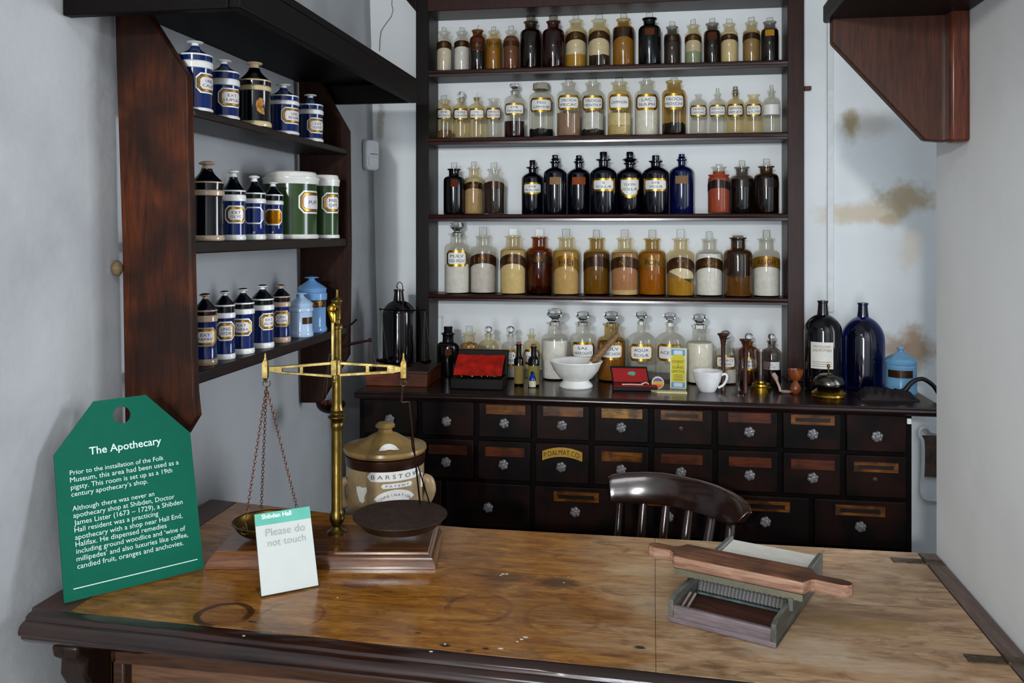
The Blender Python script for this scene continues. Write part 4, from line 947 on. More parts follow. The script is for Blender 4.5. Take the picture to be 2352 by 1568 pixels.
mb = MB(); nn = 16; vs = []
for j in range(5):
    for i in range(nn + 1):
        q = i / nn; w = j / 4; vs.append((q0.x + .006 + (q1.x - q0.x - .012) * q, yf + .02 + .075 * w + .004 * noise.noise(Vector((q * 6, w * 3, 1))) * 1, ZK + .044 + (zl1 - ZK - .054) * w ** .8 + .003 * noise.noise(Vector((q * 7, w * 4, 5)))))
mb.add(vs, [(j * (nn + 1) + i, j * (nn + 1) + i + 1, (j + 1) * (nn + 1) + i + 1, (j + 1) * (nn + 1) + i) for j in range(4) for i in range(nn)])
mb.build('lining', powder('#b01c0c', '#7d1208', 25, .55), rc, True)
for u in (1060, 1084, 1106, 1119, 1135):
    c = atY(u, 864, yf - .001); mb = MB(); mb.sphere(c, .0035 if u != 1084 else .0055, 0, 10, 6, (1, .5, .8)); mb.build('stud', brass, rc, True)
c = atY(1141, 862, yf - .001); mb = MB(); mb.tube([c + Vector((.009 * math.cos(a), 0, .005 * math.sin(a))) for a in [2 * PI * i / 16 for i in range(16)]], .001, 6, closed=True); mb.build('ring_clasp', brass, rc, True)

def vial(label, u, vb, hw, vt, vsh, gl, paperc, cork=True, tilt=0):
    p = onK(u, vb); k = mpp(p); Z = lambda v: (vb - v) * k; root = thing('corked_vial', label, 'vial', p, face(p), 'corked vials in front of the worktop bottles')
    r, ht, hs = hw * k, Z(vt), Z(vsh); rn = r * .5
    MB().lathe([(.0005, .001), (r * .9, 0), (r, .004), (r, hs), (r * .8, hs + .006), (rn, hs + .012), (rn, ht - .012), (rn * 1.25, ht - .011), (rn * 1.25, ht - .007), (rn * .9, ht - .007)], 20, caps=False).build('glass_body', gl, root)
    MB().lathe([(rn * .85, ht - .012), (rn * .95, ht), (.0005, ht)], 14).build('cork', powder('#8a5a34', None, 120) if cork else glaze('#0b1640'), root)
    mb = MB(); patch_bend(mb, r + .0006, hs * .08, hs * .78, r * 1.25, .002, 0); mb.build('paper_label', powder(paperc, None, 45), root)
    return root
g1 = thin_glass('#3a2f26', '#120c08')
vial('corked dark vial with brown paper label beside the red lined case', 1192, 884, 11.5, 785, 825, g1, '#7d6a3c')
vial('dark vial with olive paper label behind the tiny blue vial', 1226, 886, 13, 790, 825, g1, '#7f7840')
vial('tiny blue vial with cream label at the foot of the olive labelled vial', 1223, 889, 8, 853, 869, glaze('#0a2a8a', .08), '#c9bd96', False)

# mortar and pestle
p = onK(1323, 888); k = mpp(p)
mo = thing('mortar', 'white ceramic mortar bowl on a flared foot', 'mortar', p); Rr = 61 * k; Hh = (893 - 832) * k
mw = glaze('#dfdfda', .25)
MB().lathe([(.0005, .004), (37 * k, .0), (38.5 * k, .004), (37 * k, .010), (30 * k, 14 * k), (29 * k, 16 * k), (38 * k, 22 * k), (51 * k, 38 * k), (57 * k, 52 * k), (Rr, Hh - .003), (Rr * .99, Hh), (Rr * .93, Hh - .002), (50 * k, 44 * k), (36 * k, 27 * k), (.0005, 21 * k)], 44, caps=False).build('bowl', mw, mo)
a = p + Vector((.02, .0, 30 * k)); b = atD(1421, 765, dep(p) + .02)
dr = (b - a); mid = a + dr * .32
pe = thing('pestle', 'wooden pestle leaning in the white mortar', 'pestle', a)
mb = MB(); mb.tube([a, a + dr * .05, a + dr * .3], [.010, .013, .0125], 14); mb.build('grinding_end', glaze('#d8d6cf', .3), pe, True)
mb = MB(); mb.tube([a + dr * .26, a + dr * .4, a + dr * .6, a + dr * .93, b], [.0125, .0135, .012, .0095, .006], 14); mb.build('handle', wood('#5a3c22', '#8a6844', .5, 0, 1.4), pe, True)

# open black case
q0, q1 = onK(1408, 897), onK(1510, 899); k = mpp(q0); w = (q1 - q0).length; ex = (q1 - q0).normalized(); ey = Vector((-ex.y, ex.x, 0))
bc = thing('open_instrument_case', 'small open black case with red lining beside the white mortar', 'case', q0, math.atan2(ex.y, ex.x))
mb = MB(); mb.box((0, 0, 0), (w, .075, .013)); mb.build('tray', leather, bc, bevel=.002)
mb = MB(); mb.box((.004, .004, .0125), (w - .004, .07, .0145)); mb.build('tray_lining', powder('#8a1410', None, 40, .6), bc)
mb = MB(); Ml = Matrix.Translation((0, .072, .012)) @ Matrix.Rotation(math.radians(64), 4, 'X') @ Matrix(((1, -.16, 0, 0), (0, 1, 0, 0), (0, 0, 1, 0), (0, 0, 0, 1)))
mb.box((0, 0, -.008), (w * .86, .062, 0), 0, Ml); mb.build('lid', leather, bc, bevel=.002)
mb = MB(); mb.box((.005, .006, 0), (w * .86 - .005, .054, .001), 0, Ml); mb.build('lid_lining', powder('#8f1414', None, 40, .6), bc)
mb = MB(); mb.add([(Ml @ Vector((x, y, .0016))) for x, y in [(.055, .034), (.062, .042), (.078, .043), (.084, .036), (.076, .028), (.064, .030)]], [(0, 1, 2, 3, 4, 5)]); mb.build('paper_scrap', powder('#4f9a84', None, 80), bc)
mb = MB(); mb.tube([(.03, .03, .0165), (.06, .035, .0165), (.10, .03, .0165)], .002, 6); mb.tube([(.095, .045, .0165), (.112, .05, .021), (.12, .045, .0165)], .0022, 6); mb.build('ivory_instrument', glaze('#d2c2b4', .35), bc)

# round pill box on edge, pale strip, linctus carton
p = onK(1511, 893); k = mpp(p); r = 14 * k
pb = thing('pill_box', 'small round striped pill box standing on edge against the black case', 'box', p, face(p) + .1)
Mp = Matrix.Translation((0, 0, r)) @ Matrix.Rotation(PI / 2, 4, 'X')
MB().lathe([(r * .99, -.016), (r, .0), (r * .9, .001)], 30, Mp).build('shell', glaze('#d9d3c4', .5), pb)
mb = MB(); n = 30; ms = []
def cap(z0, z1, mi):
    zs = [z0 + (z1 - z0) * i / 5 for i in range(6)]; rr = r * .86
    for s in range(5):
        a0 = math.sqrt(max(0, rr * rr - zs[s] ** 2)); a1 = math.sqrt(max(0, rr * rr - zs[s + 1] ** 2))
        mb.add([(-a0, -.0018, r + zs[s]), (a0, -.0018, r + zs[s]), (a1, -.0018, r + zs[s + 1]), (-a1, -.0018, r + zs[s + 1])], [(0, 1, 2, 3)], mi)
cap(r * .28, r * .86, 0); cap(r * -.25, r * .28, 1); cap(r * -.86, r * -.25, 2)
mb.build('face_label', [glaze('#5a5494', .5), glaze('#c29a1c', .5), glaze('#d4561c', .5)], pb)
q0, q1 = onK(1509, 903), onK(1578, 902); k = mpp(q0)
ls = thing('pale_slab', 'thin pale ivory slab lying in front of the yellow carton', 'slab', q0)
mb = MB(); mb.add([(0, 0, 0), (q1.x - q0.x, 0, 0), (q1.x - q0.x - .002, .028, 0), (-.02, .028, 0), (0, 0, .006), (q1.x - q0.x, 0, .006), (q1.x - q0.x - .002, .028, .006), (-.02, .028, .006)], [(3, 2, 1, 0), (4, 5, 6, 7), (0, 1, 5, 4), (1, 2, 6, 5), (2, 3, 7, 6), (3, 0, 4, 7)]); mb.build('slab', glaze('#c9bc8c', .4), ls, bevel=.001)
p = onK(1559, 893); k = mpp(p); cw = 37 * k; chh = 93 * k
ct = thing('linctus_carton', 'tall yellow and blue medicine carton lettered CHEST & LUNG LINCTUS', 'carton', p + Vector((0, .016, 0)), face(p) - .12)
mb = MB(); mb.box((-cw / 2, -.012, 0), (cw / 2, .014, chh)); mb.build('box', glaze('#d9d3b0', .5), ct, bevel=.0008)
mb = MB(); bl, ye = 0, 1; y = -.0126
mb.add([(-cw * .42, y, chh * .03), (cw * .42, y, chh * .03), (cw * .42, y, chh * .16), (-cw * .42, y, chh * .16)], [(0, 1, 2, 3)], 0)
mb.add([(-cw * .42, y, chh * .82), (cw * .42, y, chh * .82), (cw * .42, y, chh * .97), (-cw * .42, y, chh * .97)], [(0, 1, 2, 3)], 0)
mb.add([(-cw * .27, y - .0003, chh * .05), (cw * .27, y - .0003, chh * .05), (cw * .27, y - .0003, chh * .145), (-cw * .27, y - .0003, chh * .145)], [(0, 1, 2, 3)], 3)
mb.add([(-cw * .27, y - .0003, chh * .845), (cw * .27, y - .0003, chh * .845), (cw * .27, y - .0003, chh * .945), (-cw * .27, y - .0003, chh * .945)], [(0, 1, 2, 3)], 3)
hexp = [(-.40, .17), (.40, .17), (.42, .38), (.42, .72), (.30, .84), (-.30, .84), (-.42, .72), (-.42, .38)]
mb.add([(cw * a, y - .0004, chh * b) for a, b in hexp], [tuple(range(8))], 1)
MX = Matrix(((1, 0, 0, 0), (0, 0, -1, y - .0008), (0, 1, 0, 0), (0, 0, 0, 1)))
for s, zz, ww in (('CHEST', .64, .72), ('&', .58, .1), ('LUNG', .50, .66), ('LINCTUS', .40, .76)): text_flat(mb, s, -cw * ww / 2, chh * zz, cw * ww, MX, 2, .012, chh * .065 if s != '&' else chh * .04)
for zz in (.34, .31, .28, .24, .21): mb.box((-cw * .28, y - .0007, chh * zz), (cw * .28, y, chh * zz + .0012), 2)
mb.build('print', [glaze('#4f8fc4', .5), glaze('#c9bb12', .5), ink('#4a5210'), glaze('#c2d2dc', .5)], ct)

# white cup
p = onK(1625, 898); k = mpp(p); R = 34 * k; H = 47 * k
cu = thing('white_cup', 'plain white cup with a pointed handle in front of the ivory powder jar', 'cup', p)
MB().lathe([(.0005, .002), (R * .5, 0), (R * .55, .003), (R * .72, H * .28), (R * .9, H * .62), (R, H - .001), (R * .985, H), (R * .95, H - .002), (R * .84, H * .6), (R * .6, H * .22), (.0005, H * .14)], 40, caps=False).build('bowl', glaze('#e4e5e5', .18), cu)
mb = MB(); mb.tube(spline([(R * .93, 0, H * .80), (R * 1.15, 0, H * .86), (R * 1.28, -.0, H * .74), (R * 1.2, 0, H * .5), (R * 1.0, 0, H * .3), (R * .7, 0, H * .18)]), .0042, 10); mb.build('handle', glaze('#e4e5e5', .18), cu)

# wooden trumpets, glass measures
w_tr = wood('#24110c', '#4a271b', .3, 2, 1.5)
def trumpet(label, u, vb, vt, Y):
    p = atY(u, 500, Y); p.z = ZK; k = mpp(p); H = ZC + (HY - vt) * k - ZK
    root = thing('wooden_trumpet', label, 'trumpet', p, 0, 'turned wooden ear trumpets on the worktop'); f = 13.5 * k
    MB().lathe([(.0005, .001), (5.5 * k, 0), (4.8 * k, .01), (4.6 * k, H * .5), (5 * k, H * .78), (6.5 * k, H * .88), (9.5 * k, H * .95), (f, H - .002), (f, H), (f * .8, H - .002), (4 * k, H * .9), (.0005, H * .88)], 28, caps=False).build('turned_body', w_tr, root)
trumpet('taller dark turned wooden trumpet rising behind the white cup', 1661, 880, 766, 2.99)
trumpet('shorter dark turned wooden trumpet between the two glass measures', 1712, 885, 779, 2.965)
gm_ = thin_glass('#e6e0dd', '#6f635e')
p = onK(1697, 905); k = mpp(p)
gl_ = thing('glass_measure', 'slender conical glass measure on a round foot beside the white cup', 'measure', p)
MB().lathe([(.0005, .0), (17 * k, 0), (17 * k, .003), (5 * k, 8 * k), (3.2 * k, 16 * k), (3.4 * k, 36 * k), (7 * k, 58 * k), (15 * k, 104 * k), (15.6 * k, 105 * k), (14.6 * k, 104 * k), (6.4 * k, 59 * k), (.0005, 40 * k)], 28, caps=False).build('glass', gm_, gl_)
p = onK(1748, 893); k = mpp(p)
gb = thing('glass_beaker', 'tapering glass measure on a stepped brass base beside the bone spoon', 'measure', p)
MB().lathe([(.0005, 0), (25 * k, 0), (25 * k, 6 * k), (21 * k, 8 * k), (20 * k, 13 * k), (13 * k, 15 * k), (12 * k, 20 * k), (.0005, 20 * k)], 32, caps=False).build('brass_base', brass, gb)
MB().lathe([(.0005, 20 * k), (17 * k, 20 * k), (21 * k, 60 * k), (24 * k, 88 * k), (25 * k, 89 * k), (23 * k, 88 * k), (16 * k, 22 * k), (.0005, 21.5 * k)], 30, caps=False).build('glass', gm_, gb)

# bone spoon, turned cup, bell
p = onK(1805, 903); k = mpp(p)
sp = thing('bone_spoon', 'pinkish bone spoon leaning beside the brass-footed glass', 'spoon', p); bone = glaze('#b5968a', .45)
MB().lathe([(.0005, .0), (.6, .1), (1, .42), (.96, .46), (.6, .2), (.0005, .14)], 24, Matrix.Diagonal((16 * k, 11 * k, 12 * k, 1)) @ Matrix.Rotation(0, 4, 'Z'), caps=False).build('bowl', bone, sp)
mb = MB(); e = atD(1776, 858, dep(p) + .045) - p; mb.tube(spline([(-12 * k, 0, .005), (-14 * k, .004, 13 * k), (-18 * k, .018, 25 * k), e * .8, e]), rsp([.004, .0042, .0045, .0085, .0075]), 12); mb.build('handle', bone, sp)
p = onK(1827, 903); k = mpp(p)
ec = thing('turned_cup', 'small reddish turned wooden egg cup below the shelving upright', 'cup', p)
MB().lathe([(.0005, 0), (7 * k, 0), (11.5 * k, 6 * k), (12.5 * k, 12 * k), (10 * k, 20 * k), (5.5 * k, 26 * k), (6 * k, 29 * k), (13 * k, 36 * k), (16.5 * k, 46 * k), (17 * k, 55 * k), (15.5 * k, 55 * k), (13 * k, 44 * k), (.0005, 36 * k)], 30, caps=False).build('turned_body', wood('#5c2a14', '#8d4c26', .28, 2, 1.5), ec)
p = onK(1903, 910); k = mpp(p)
be = thing('counter_bell', 'brass counter bell with dark silvery dome in front of the black bottle', 'bell', p)
MB().lathe([(.0005, 0), (37 * k, 0), (38 * k, 3 * k), (36 * k, 7 * k), (38 * k, 9 * k), (30 * k, 15 * k), (20 * k, 24 * k), (8 * k, 27 * k), (.0005, 27 * k)], 40, caps=False).build('base', brass, be)
MB().lathe([(33 * k, 25 * k), (34.5 * k, 28 * k), (34 * k, 34 * k), (29 * k, 44 * k), (18 * k, 51 * k), (.0005, 54 * k)], 40, caps=False).build('dome', metal('#6a655e', .2, .3), be)
MB().lathe([(2.2 * k, 53 * k), (2 * k, 66 * k), (3.6 * k, 68 * k), (3.2 * k, 72 * k), (.0005, 74 * k)], 14, caps=False).build('plunger', dbrass, be)

# dark rough implement with a bent tube
q0, q1 = onK(1978, 918), onK(2112, 921); k = mpp(q0)
im = thing('leather_implement', 'dark worn leather implement with a bent tube at the stained-wall end of the worktop', 'implement', (q0 + q1) / 2)
dk = glaze('#191010', .55, .4, .35, 0, .4)
mb = MB(); nx, ny = 70, 20; vs = []
for j in range(ny + 1):
    for i in range(nx + 1):
        a, b = i / nx, j / ny; e = (1 - abs(2 * b - 1) ** 4) * (1 - abs(2 * a - 1) ** 6)
        vs.append((q0.x + (q1.x - q0.x) * a, q0.y + .10 * b, ZK + .001 + e * (.030 - .008 * a + .010 * noise.noise(Vector((a * 14, b * 5, 2))))))
mb.add(vs, [(j * (nx + 1) + i, j * (nx + 1) + i + 1, (j + 1) * (nx + 1) + i + 1, (j + 1) * (nx + 1) + i) for j in range(ny) for i in range(nx)])
mb.box((q0.x, q0.y, ZK), (q1.x, q0.y + .10, ZK + .004)); mb.build('leather_body', dk, im, True, ang=70)
Dq = dep(q0) + .05
mb = MB(); pts = [atD(u, v, Dq) for u, v in [(2060, 902), (2078, 896), (2090, 882), (2103, 873), (2118, 870), (2132, 876), (2146, 888), (2158, 906)]]; mb.tube(spline(pts), rsp([.008, .0085, .0075, .007, .007, .007, .007, .008]), 12); mb.build('bent_tube', glaze('#1d1210', .4, .3), im, True)

# white framed panel in the recess, small white tab on the cabinet side
fp = atY(2120, 1060, YB - .03)
wf = thing('white_framed_panel', 'white scrolled iron frame round a brown panel in the recess beyond the drawer cabinet', 'panel', fp)
pts = [atY(u, v, YB - .03) for u, v in [(2170, 995), (2140, 992), (2128, 982), (2114, 985), (2111, 1000), (2119, 1016), (2119, 1080), (2115, 1120), (2118, 1138), (2130, 1147), (2170, 1150)]]
mb = MB(); mb.tube(spline(pts), .007, 10); mb.build('iron_frame', glaze('#dfe5ea', .3), wf, True)
a, b = atY(2122, 1002, YB - .02), atY(2165, 1095, YB - .02)
mb = MB(); mb.box((a.x, YB - .026, b.z), (b.x, YB + .01, a.z)); mb.build('brown_panel', powder('#6d5a50', '#4a3a34', 12), wf, True)
p = atY(2088, 967, YC); mb = MB(); mb.box((p.x - .006, YC - .003, p.z - .008), (p.x + .006, YC + .003, p.z + .008)); mb.build('white_tag', glaze('#e6e8e8', .4), cab, True)

# pipe stub beside the upright
p = atY(1855, 203, YB - .02); mb = MB(); mb.box((-.012, -.012, -.007), (.012, .02, .007)); o = mb.build('wall_plug', wood('#3a1f10', '#5c3318', .6), bevel=.002); o.location = p; tag(o, 'small brown wooden plug in the rear wall beside the top of the shelving upright', 'plug')
# ------------------------------------------------------------------ counter: brass balance
ca_x = Vector((CA, SA, 0)); ca_y = Vector((-SA, CA, 0))            # the balance stands square to the camera
sc0 = atD(738, 0, 1.79); sc0.z = ZT + .0006
bal = thing('brass_balance', 'tall antique brass pillar balance on a moulded wooden plinth', 'scales', sc0, AY)
def loc(u, v, d): q = atD(u, v, d) - sc0; return Vector((q.dot(ca_x), q.dot(ca_y), q.z))
x0 = loc(470, 1308, 1.671).x; x1 = loc(1000, 1308, 1.671).x; y0 = 1.671 - dep(sc0); y1 = y0 + .185
pm = wood('#43230f', '#7d4f2c', .16, 0, 1, .7, .45, '#2c160c', .5)
mb = MB()
def ring(i, z): return [(x0 + i, y0 + i, z), (x1 - i, y0 + i, z), (x1 - i, y1 - i, z), (x0 + i, y1 - i, z)]
lv = [(0, .0), (0, .005), (.0015, .008), (.0035, .0125), (.0065, .0175), (.0105, .0215), (.014, .0235), (.014, .0275), (.016, .029)]
vs = [p for i, z in lv for p in ring(i, z)]; n = len(lv)
fs = [(4 * a + k, 4 * a + (k + 1) % 4, 4 * a + 4 + (k + 1) % 4, 4 * a + 4 + k) for a in range(n - 1) for k in range(4)] + [(3, 2, 1, 0), tuple(4 * n - 4 + k for k in range(4))]
mb.add(vs, fs); mb.build('plinth', pm, bal, ang=25)
zp = .029; pc = loc(774, 1200, 1.79); px, py = pc.x, pc.y; kk = 1.79 / F
Zp = lambda v: ZC + (HY - v) * kk - ZT
bpole = metal('#7a6430', .33, .5, 35)
pr = [(23 * kk, zp), (23 * kk, zp + .003), (13 * kk, zp + .008), (10 * kk, zp + .014), (12 * kk, zp + .018), (17 * kk, zp + .026), (18 * kk, zp + .034), (14 * kk, zp + .044), (12.5 * kk, zp + .048), (12.5 * kk, Zp(990)), (12.5 * kk, Zp(985)), (14.5 * kk, Zp(980)), (14.5 * kk, Zp(972)), (13 * kk, Zp(970)), (15 * kk, Zp(964)), (21 * kk, Zp(958)), (21 * kk, Zp(956)), (13 * kk, Zp(951)), (13 * kk, Zp(946)), (15 * kk, Zp(942)), (12 * kk, Zp(934)), (11.5 * kk, Zp(925)), (10 * kk, Zp(756)), (13 * kk, Zp(754)), (13 * kk, Zp(749)), (7 * kk, Zp(742)), (7 * kk, Zp(735)), (9 * kk, Zp(733)), (9 * kk, Zp(700)), (12.5 * kk, Zp(693)), (12.5 * kk, Zp(690)), (6 * kk, Zp(685)), (3 * kk, Zp(680)), (2.6 * kk, Zp(666)), (.0005, Zp(664))]
MB().lathe([(.0005, zp)] + pr, 32, Matrix.Translation((px, py, 0)), caps=False).build('pillar', bpole, bal, ang=40)
yb_ = py - .030
brt = metal('#8f7d4c', .42, .35, 50)
mb = MB()                                   # fork and scroll carrying the beam
a = loc(764, 700, 1.76); mb.tube([(px, py - .005, Zp(708)), (a.x, yb_, Zp(702)), (a.x - .004, yb_, Zp(712)), (a.x, yb_, Zp(722)), (a.x + .002, yb_, Zp(738))], [.006, .007, .006, .007, .004], 10)
mb.sphere((a.x - .002, yb_ - .002, Zp(707)), .009, 0, 14, 8, (1, .6, 1)); mb.build('suspension_hook', brass, bal)
mb = MB(); mb.box((a.x - .0028, yb_ - .002, Zp(830)), (a.x + .0030, yb_ + .002, Zp(735))); mb.build('pointer', brt, bal, bevel=.001)
def bm(u, v): q = loc(u, v, 1.76); return (q.x, q.z)
T = .0035
def strip(mb, pts):
    mb.prism([bm(*q) for q in pts], -2 * T, Matrix(((1, 0, 0, 0), (0, 0, 1, yb_ + T), (0, 1, 0, 0), (0, 0, 0, 1))))
mb = MB()
for pts in ([(618, 841), (645, 840), (764, 830), (764, 837), (649, 846), (648, 853), (764, 860), (764, 867), (645, 857), (618, 853)], [(689, 839), (697, 838.5), (697, 858), (689, 857)],
            [(780, 830), (903, 838), (921, 842), (921, 853), (903, 857), (780, 864), (780, 857), (889, 851), (889, 843), (780, 837)], [(840, 837), (849, 838), (849, 857), (840, 857)]): strip(mb, pts)
mb.box((bm(761, 0)[0], yb_ - .006, bm(0, 862)[1]), (bm(774, 0)[0], yb_ + .012, bm(0, 826)[1])); mb.box((bm(766, 0)[0], yb_ - .002, bm(0, 872)[1]), (bm(771, 0)[0], yb_ + .002, bm(0, 862)[1])); mb.sphere((bm(768, 0)[0], yb_, bm(0, 876)[1]), .0035)
mb.box((bm(772, 0)[0], yb_ + .004, bm(0, 862)[1]), (bm(781, 0)[0], yb_ + .02, bm(0, 828)[1]))
mb.build('beam', brt, bal, ang=25, bevel=.0008)
def endbox(u, m):
    x, z = bm(u, 848); mb = MB(); h = .0105
    mb.lathe([(.0005, -.026), (.003, -.022), (.006, -.0185), (.0075, -.017), (.0075, .013), (.004, .019), (.0018, .024), (.0026, .027), (.0008, .033), (.0005, .033)], 4, Matrix.Translation((x, yb_, z)), caps=False, ph=PI / 4); return mb.build('beam_end', m, bal, ang=30)
endbox(609.5, brt); endbox(927, metal('#7a6838', .42, .35, 50))
def link_chain(mb, a, b, pitch=.0068, r=.0028, th=.00062):
    d = b - a; L = d.length; n = max(2, int(L / pitch)); t = d.normalized(); s = t.cross(Vector((0, 1, 0.2))).normalized(); w = t.cross(s).normalized()
    for i in range(n):
        c = a + d * ((i + .5) / n); q = s if i % 2 else w; lh = pitch * .68
        mb.tube([c + t * (lh * math.cos(2 * PI * j / 10)) + q * (r * math.sin(2 * PI * j / 10)) for j in range(10)], th, 5, closed=True)
chm = metal('#8d5a44', .35, .4, 60)
xl_, zl_ = bm(612, 872); top = Vector((xl_, yb_, bm(612, 879)[1]))
mb = MB(); mb.tube([top + Vector((.0075 * math.sin(2 * PI * j / 16), .001, .0075 * math.cos(2 * PI * j / 16) - .001)) for j in range(16)], .0011, 6, closed=True); mb.tube([(xl_, yb_, zl_ - .006), (xl_, yb_, zl_ + .006)], .002, 6); mb.build('chain_ring', metal('#7d7468', .35), bal)
pcn = loc(613, 1195, 1.76); pan_r = 76 * kk
cb = top + Vector((0, 0, -.008))
for (u, v, d) in ((562, 1212, 1.70), (600, 1168, 1.825), (682, 1166, 1.79)):
    q = loc(u, v, d); mb = MB(); link_chain(mb, cb, q); mb.build('chain', chm, bal)
mb = MB(); q = loc(562, 1212, 1.70); mb.tube([q + Vector((.0, 0, .01)), q + Vector((.004, 0, .003)), q + Vector((.007, 0, -.010)), q + Vector((.0, 0, -.013)), q + Vector((-.007, 0, -.010)), q + Vector((-.003, 0, .003)), q + Vector((.001, 0, .011))], .0008, 5); mb.build('chain_hook', brt, bal)
def dish(c, r, h, m, name, rw=.004):
    pr = [(.0005, -h)] + [(r * .93 * math.sin(i / 8 * PI / 2) ** .8, -h * math.cos(i / 8 * PI / 2)) for i in range(1, 9)] + [(r, .001), (r, .0022), (r * .93, .0015)] + [(max(.0005, r * .9 * math.sin(i / 8 * PI / 2) ** .8), -h * .92 * math.cos(i / 8 * PI / 2) + .0012) for i in range(7, -1, -1)]
    return MB().lathe(pr, 44, Matrix.Translation(c), caps=False).build(name, m, bal)
dish(Vector((pcn.x, pcn.y, zp + .034)), pan_r, .030, metal('#6a5420', .3, .5), 'small_pan')
rp = loc(919, 1183, 1.755); zr_ = ZC - 653 * 1.755 / F - ZT; R_p = 108 * 1.755 / F
# shallow broad dish
pr = [(.0005, -.024), (R_p * .55, -.024), (R_p * .80, -.019), (R_p * .88, -.008), (R_p * .93, -.002), (R_p, 0), (R_p, .0016), (R_p * .92, .0002), (R_p * .3, -.0014), (.0005, -.0016)]
MB().lathe(pr, 48, Matrix.Translation((rp.x, rp.y, zr_)), caps=False).build('broad_pan', metal('#57453a', .55, .4, 45), bal)
xr_, zz_ = bm(927, 872)
mb = MB(); mb.tube([Vector((xr_, yb_, zz_ + .004)), Vector((xr_ + .002, yb_, zz_ - .004))], .002, 6); mb.tube([Vector((xr_ + .006 * math.sin(2 * PI * j / 12), yb_, zz_ - .007 + .006 * math.cos(2 * PI * j / 12))) for j in range(12)], .0011, 6, closed=True); mb.build('chain_ring', metal('#7d6a5a', .35), bal)
mb = MB(); c1 = loc(925, 888, 1.76); c2 = loc(922, 923, 1.76); c3 = loc(940, 923, 1.76); c4 = loc(965, 1158, 1.80)
mb.tube([c1, c2 + Vector((0, 0, 0)), c2, c2 + Vector((.004, 0, -.001)), c3 + Vector((-.003, 0, .0005)), c3, c3 + Vector((.0012, 0, -.012)), c4], [.0022, .0022, .0018, .0014, .0014, .0016, .0018, .0022], 6); mb.build('pan_wire', metal('#5c4438', .35, .4), bal)
c5 = loc(880, 1166, 1.82)
mb = MB(); mb.tube([c3, Vector((c3.x + .002, c3.y + .035, c3.z - .1)), loc(1008, 1196, 1.83) * 0 + Vector((rp.x + R_p * .55, rp.y + R_p * .8, zr_))], .0014, 6); mb.build('pan_wire', metal('#3a2c26', .4, .4), bal)

# ------------------------------------------------------------------ stoneware jar behind the counter
jp = atD(885, 0, 2.14); kj = 2.14 / F; ZJ = ZT - .06
st_ = thing('low_stool', 'low dark wooden stool tucked behind the counter carrying the stoneware jar', 'stool', (jp.x, jp.y, 0))
mb = MB(); mb.lathe([(.135, -.028), (.14, -.022), (.14, -.004), (.135, 0)], 32, Matrix.Translation((0, 0, ZJ))); mb.build('seat', M_dark, st_)
for a in (.8, 2.4, 3.9, 5.5):
    mb = MB(); mb.tube([(.09 * math.cos(a), .09 * math.sin(a), ZJ - .026), (.115 * math.cos(a), .115 * math.sin(a), 0)], .014, 10); mb.build('leg', M_dark, st_)
jar = thing('stoneware_jar', 'buff stoneware jar with brown collar and domed lid behind the balance pan', 'jar', (jp.x, jp.y, ZJ), face(jp))
Rj = 90 * kj; kj0 = kj; sal = glaze('#9c8664', .3, .25, .4); brn = glaze('#2c1810', .3, .4)
Zj = lambda v: ZC + (HY - v) * (2.14 - Rj) / F - ZJ
MB().lathe([(.0005, .002), (Rj * .95, 0), (Rj * 1.0, .01), (Rj * .985, Zj(1086)), (Rj * 1.0, Zj(1084)), (Rj * 1.02, Zj(1062)), (Rj * .93, Zj(1060)), (Rj * .9, Zj(1058))], 48, mats=[0, 0, 0, 1, 1, 1, 1], caps=False).build('body', [sal, brn], jar)
Rl = 95 * kj; zl = Zj(1052)
lid = MB().lathe([(Rj * .9, Zj(1060)), (Rl * .97, zl - .006), (Rl, zl), (Rl * .985, zl + .007), (Rl * .9, zl + .008), (Rl * .72, zl + .0105), (Rl * .6, zl + .016), (Rl * .45, zl + .026), (Rl * .32, zl + .034), (Rl * .2, zl + .039)], 48, caps=False).build('lid', glaze('#83693c', .26, .25, .4), jar)
zk = ZC + (HY - 970) * kj0 - ZJ
MB().lathe([(Rl * .2, zl + .0385), (Rl * .165, zl + .042), (Rl * .165, zk - .014), (Rl * .23, zk - .010), (Rl * .235, zk - .005), (Rl * .18, zk), (.0005, zk + .001)], 32, caps=False).build('knob', glaze('#83693c', .26, .25, .4), lid)
mb = MB()                                   # applied white sprigs with stamped words
R1 = Rj * .99 + .0012; iw = 0
def at(u): return math.asin(max(-1, min(1, (u - 885) / 90)))
def plaque(u0, u1, v0, v1, dv=0):
    a = (at(u0) + at(u1)) / 2; L = R1 * (at(u1) - at(u0)) / 2; h = (Zj(v0) - Zj(v1)); patch_bend(mb, R1, Zj(v1), Zj(v0), L, h * .4, 0, a); return a, L
a, L = plaque(846, 962, 1085, 1107); text_bend(mb, 'B A R S T O W', R1 + .0008, Zj(1096), L * 1.75, 9.5 * kj, 1, .0, a)
a, L = plaque(876, 944, 1112, 1123); text_bend(mb, 'P A T E N T', R1 + .0008, Zj(1117.5), L * 1.5, 5 * kj, 1, 0, a)
a = at(907); n = 18; vs = []
for i in range(n + 1):
    t_ = -1.15 + 2.3 * i / n; vs += [bend(R1, 26 * kj * math.sin(t_) * 1.15, Zj(1163) + 12 * kj * math.cos(t_), a), bend(R1, 46 * kj * math.sin(t_) * 1.15, Zj(1163) + 35 * kj * math.cos(t_), a)]
mb.add(vs, [(2 * i, 2 * i + 2, 2 * i + 3, 2 * i + 1) for i in range(n)], 0)
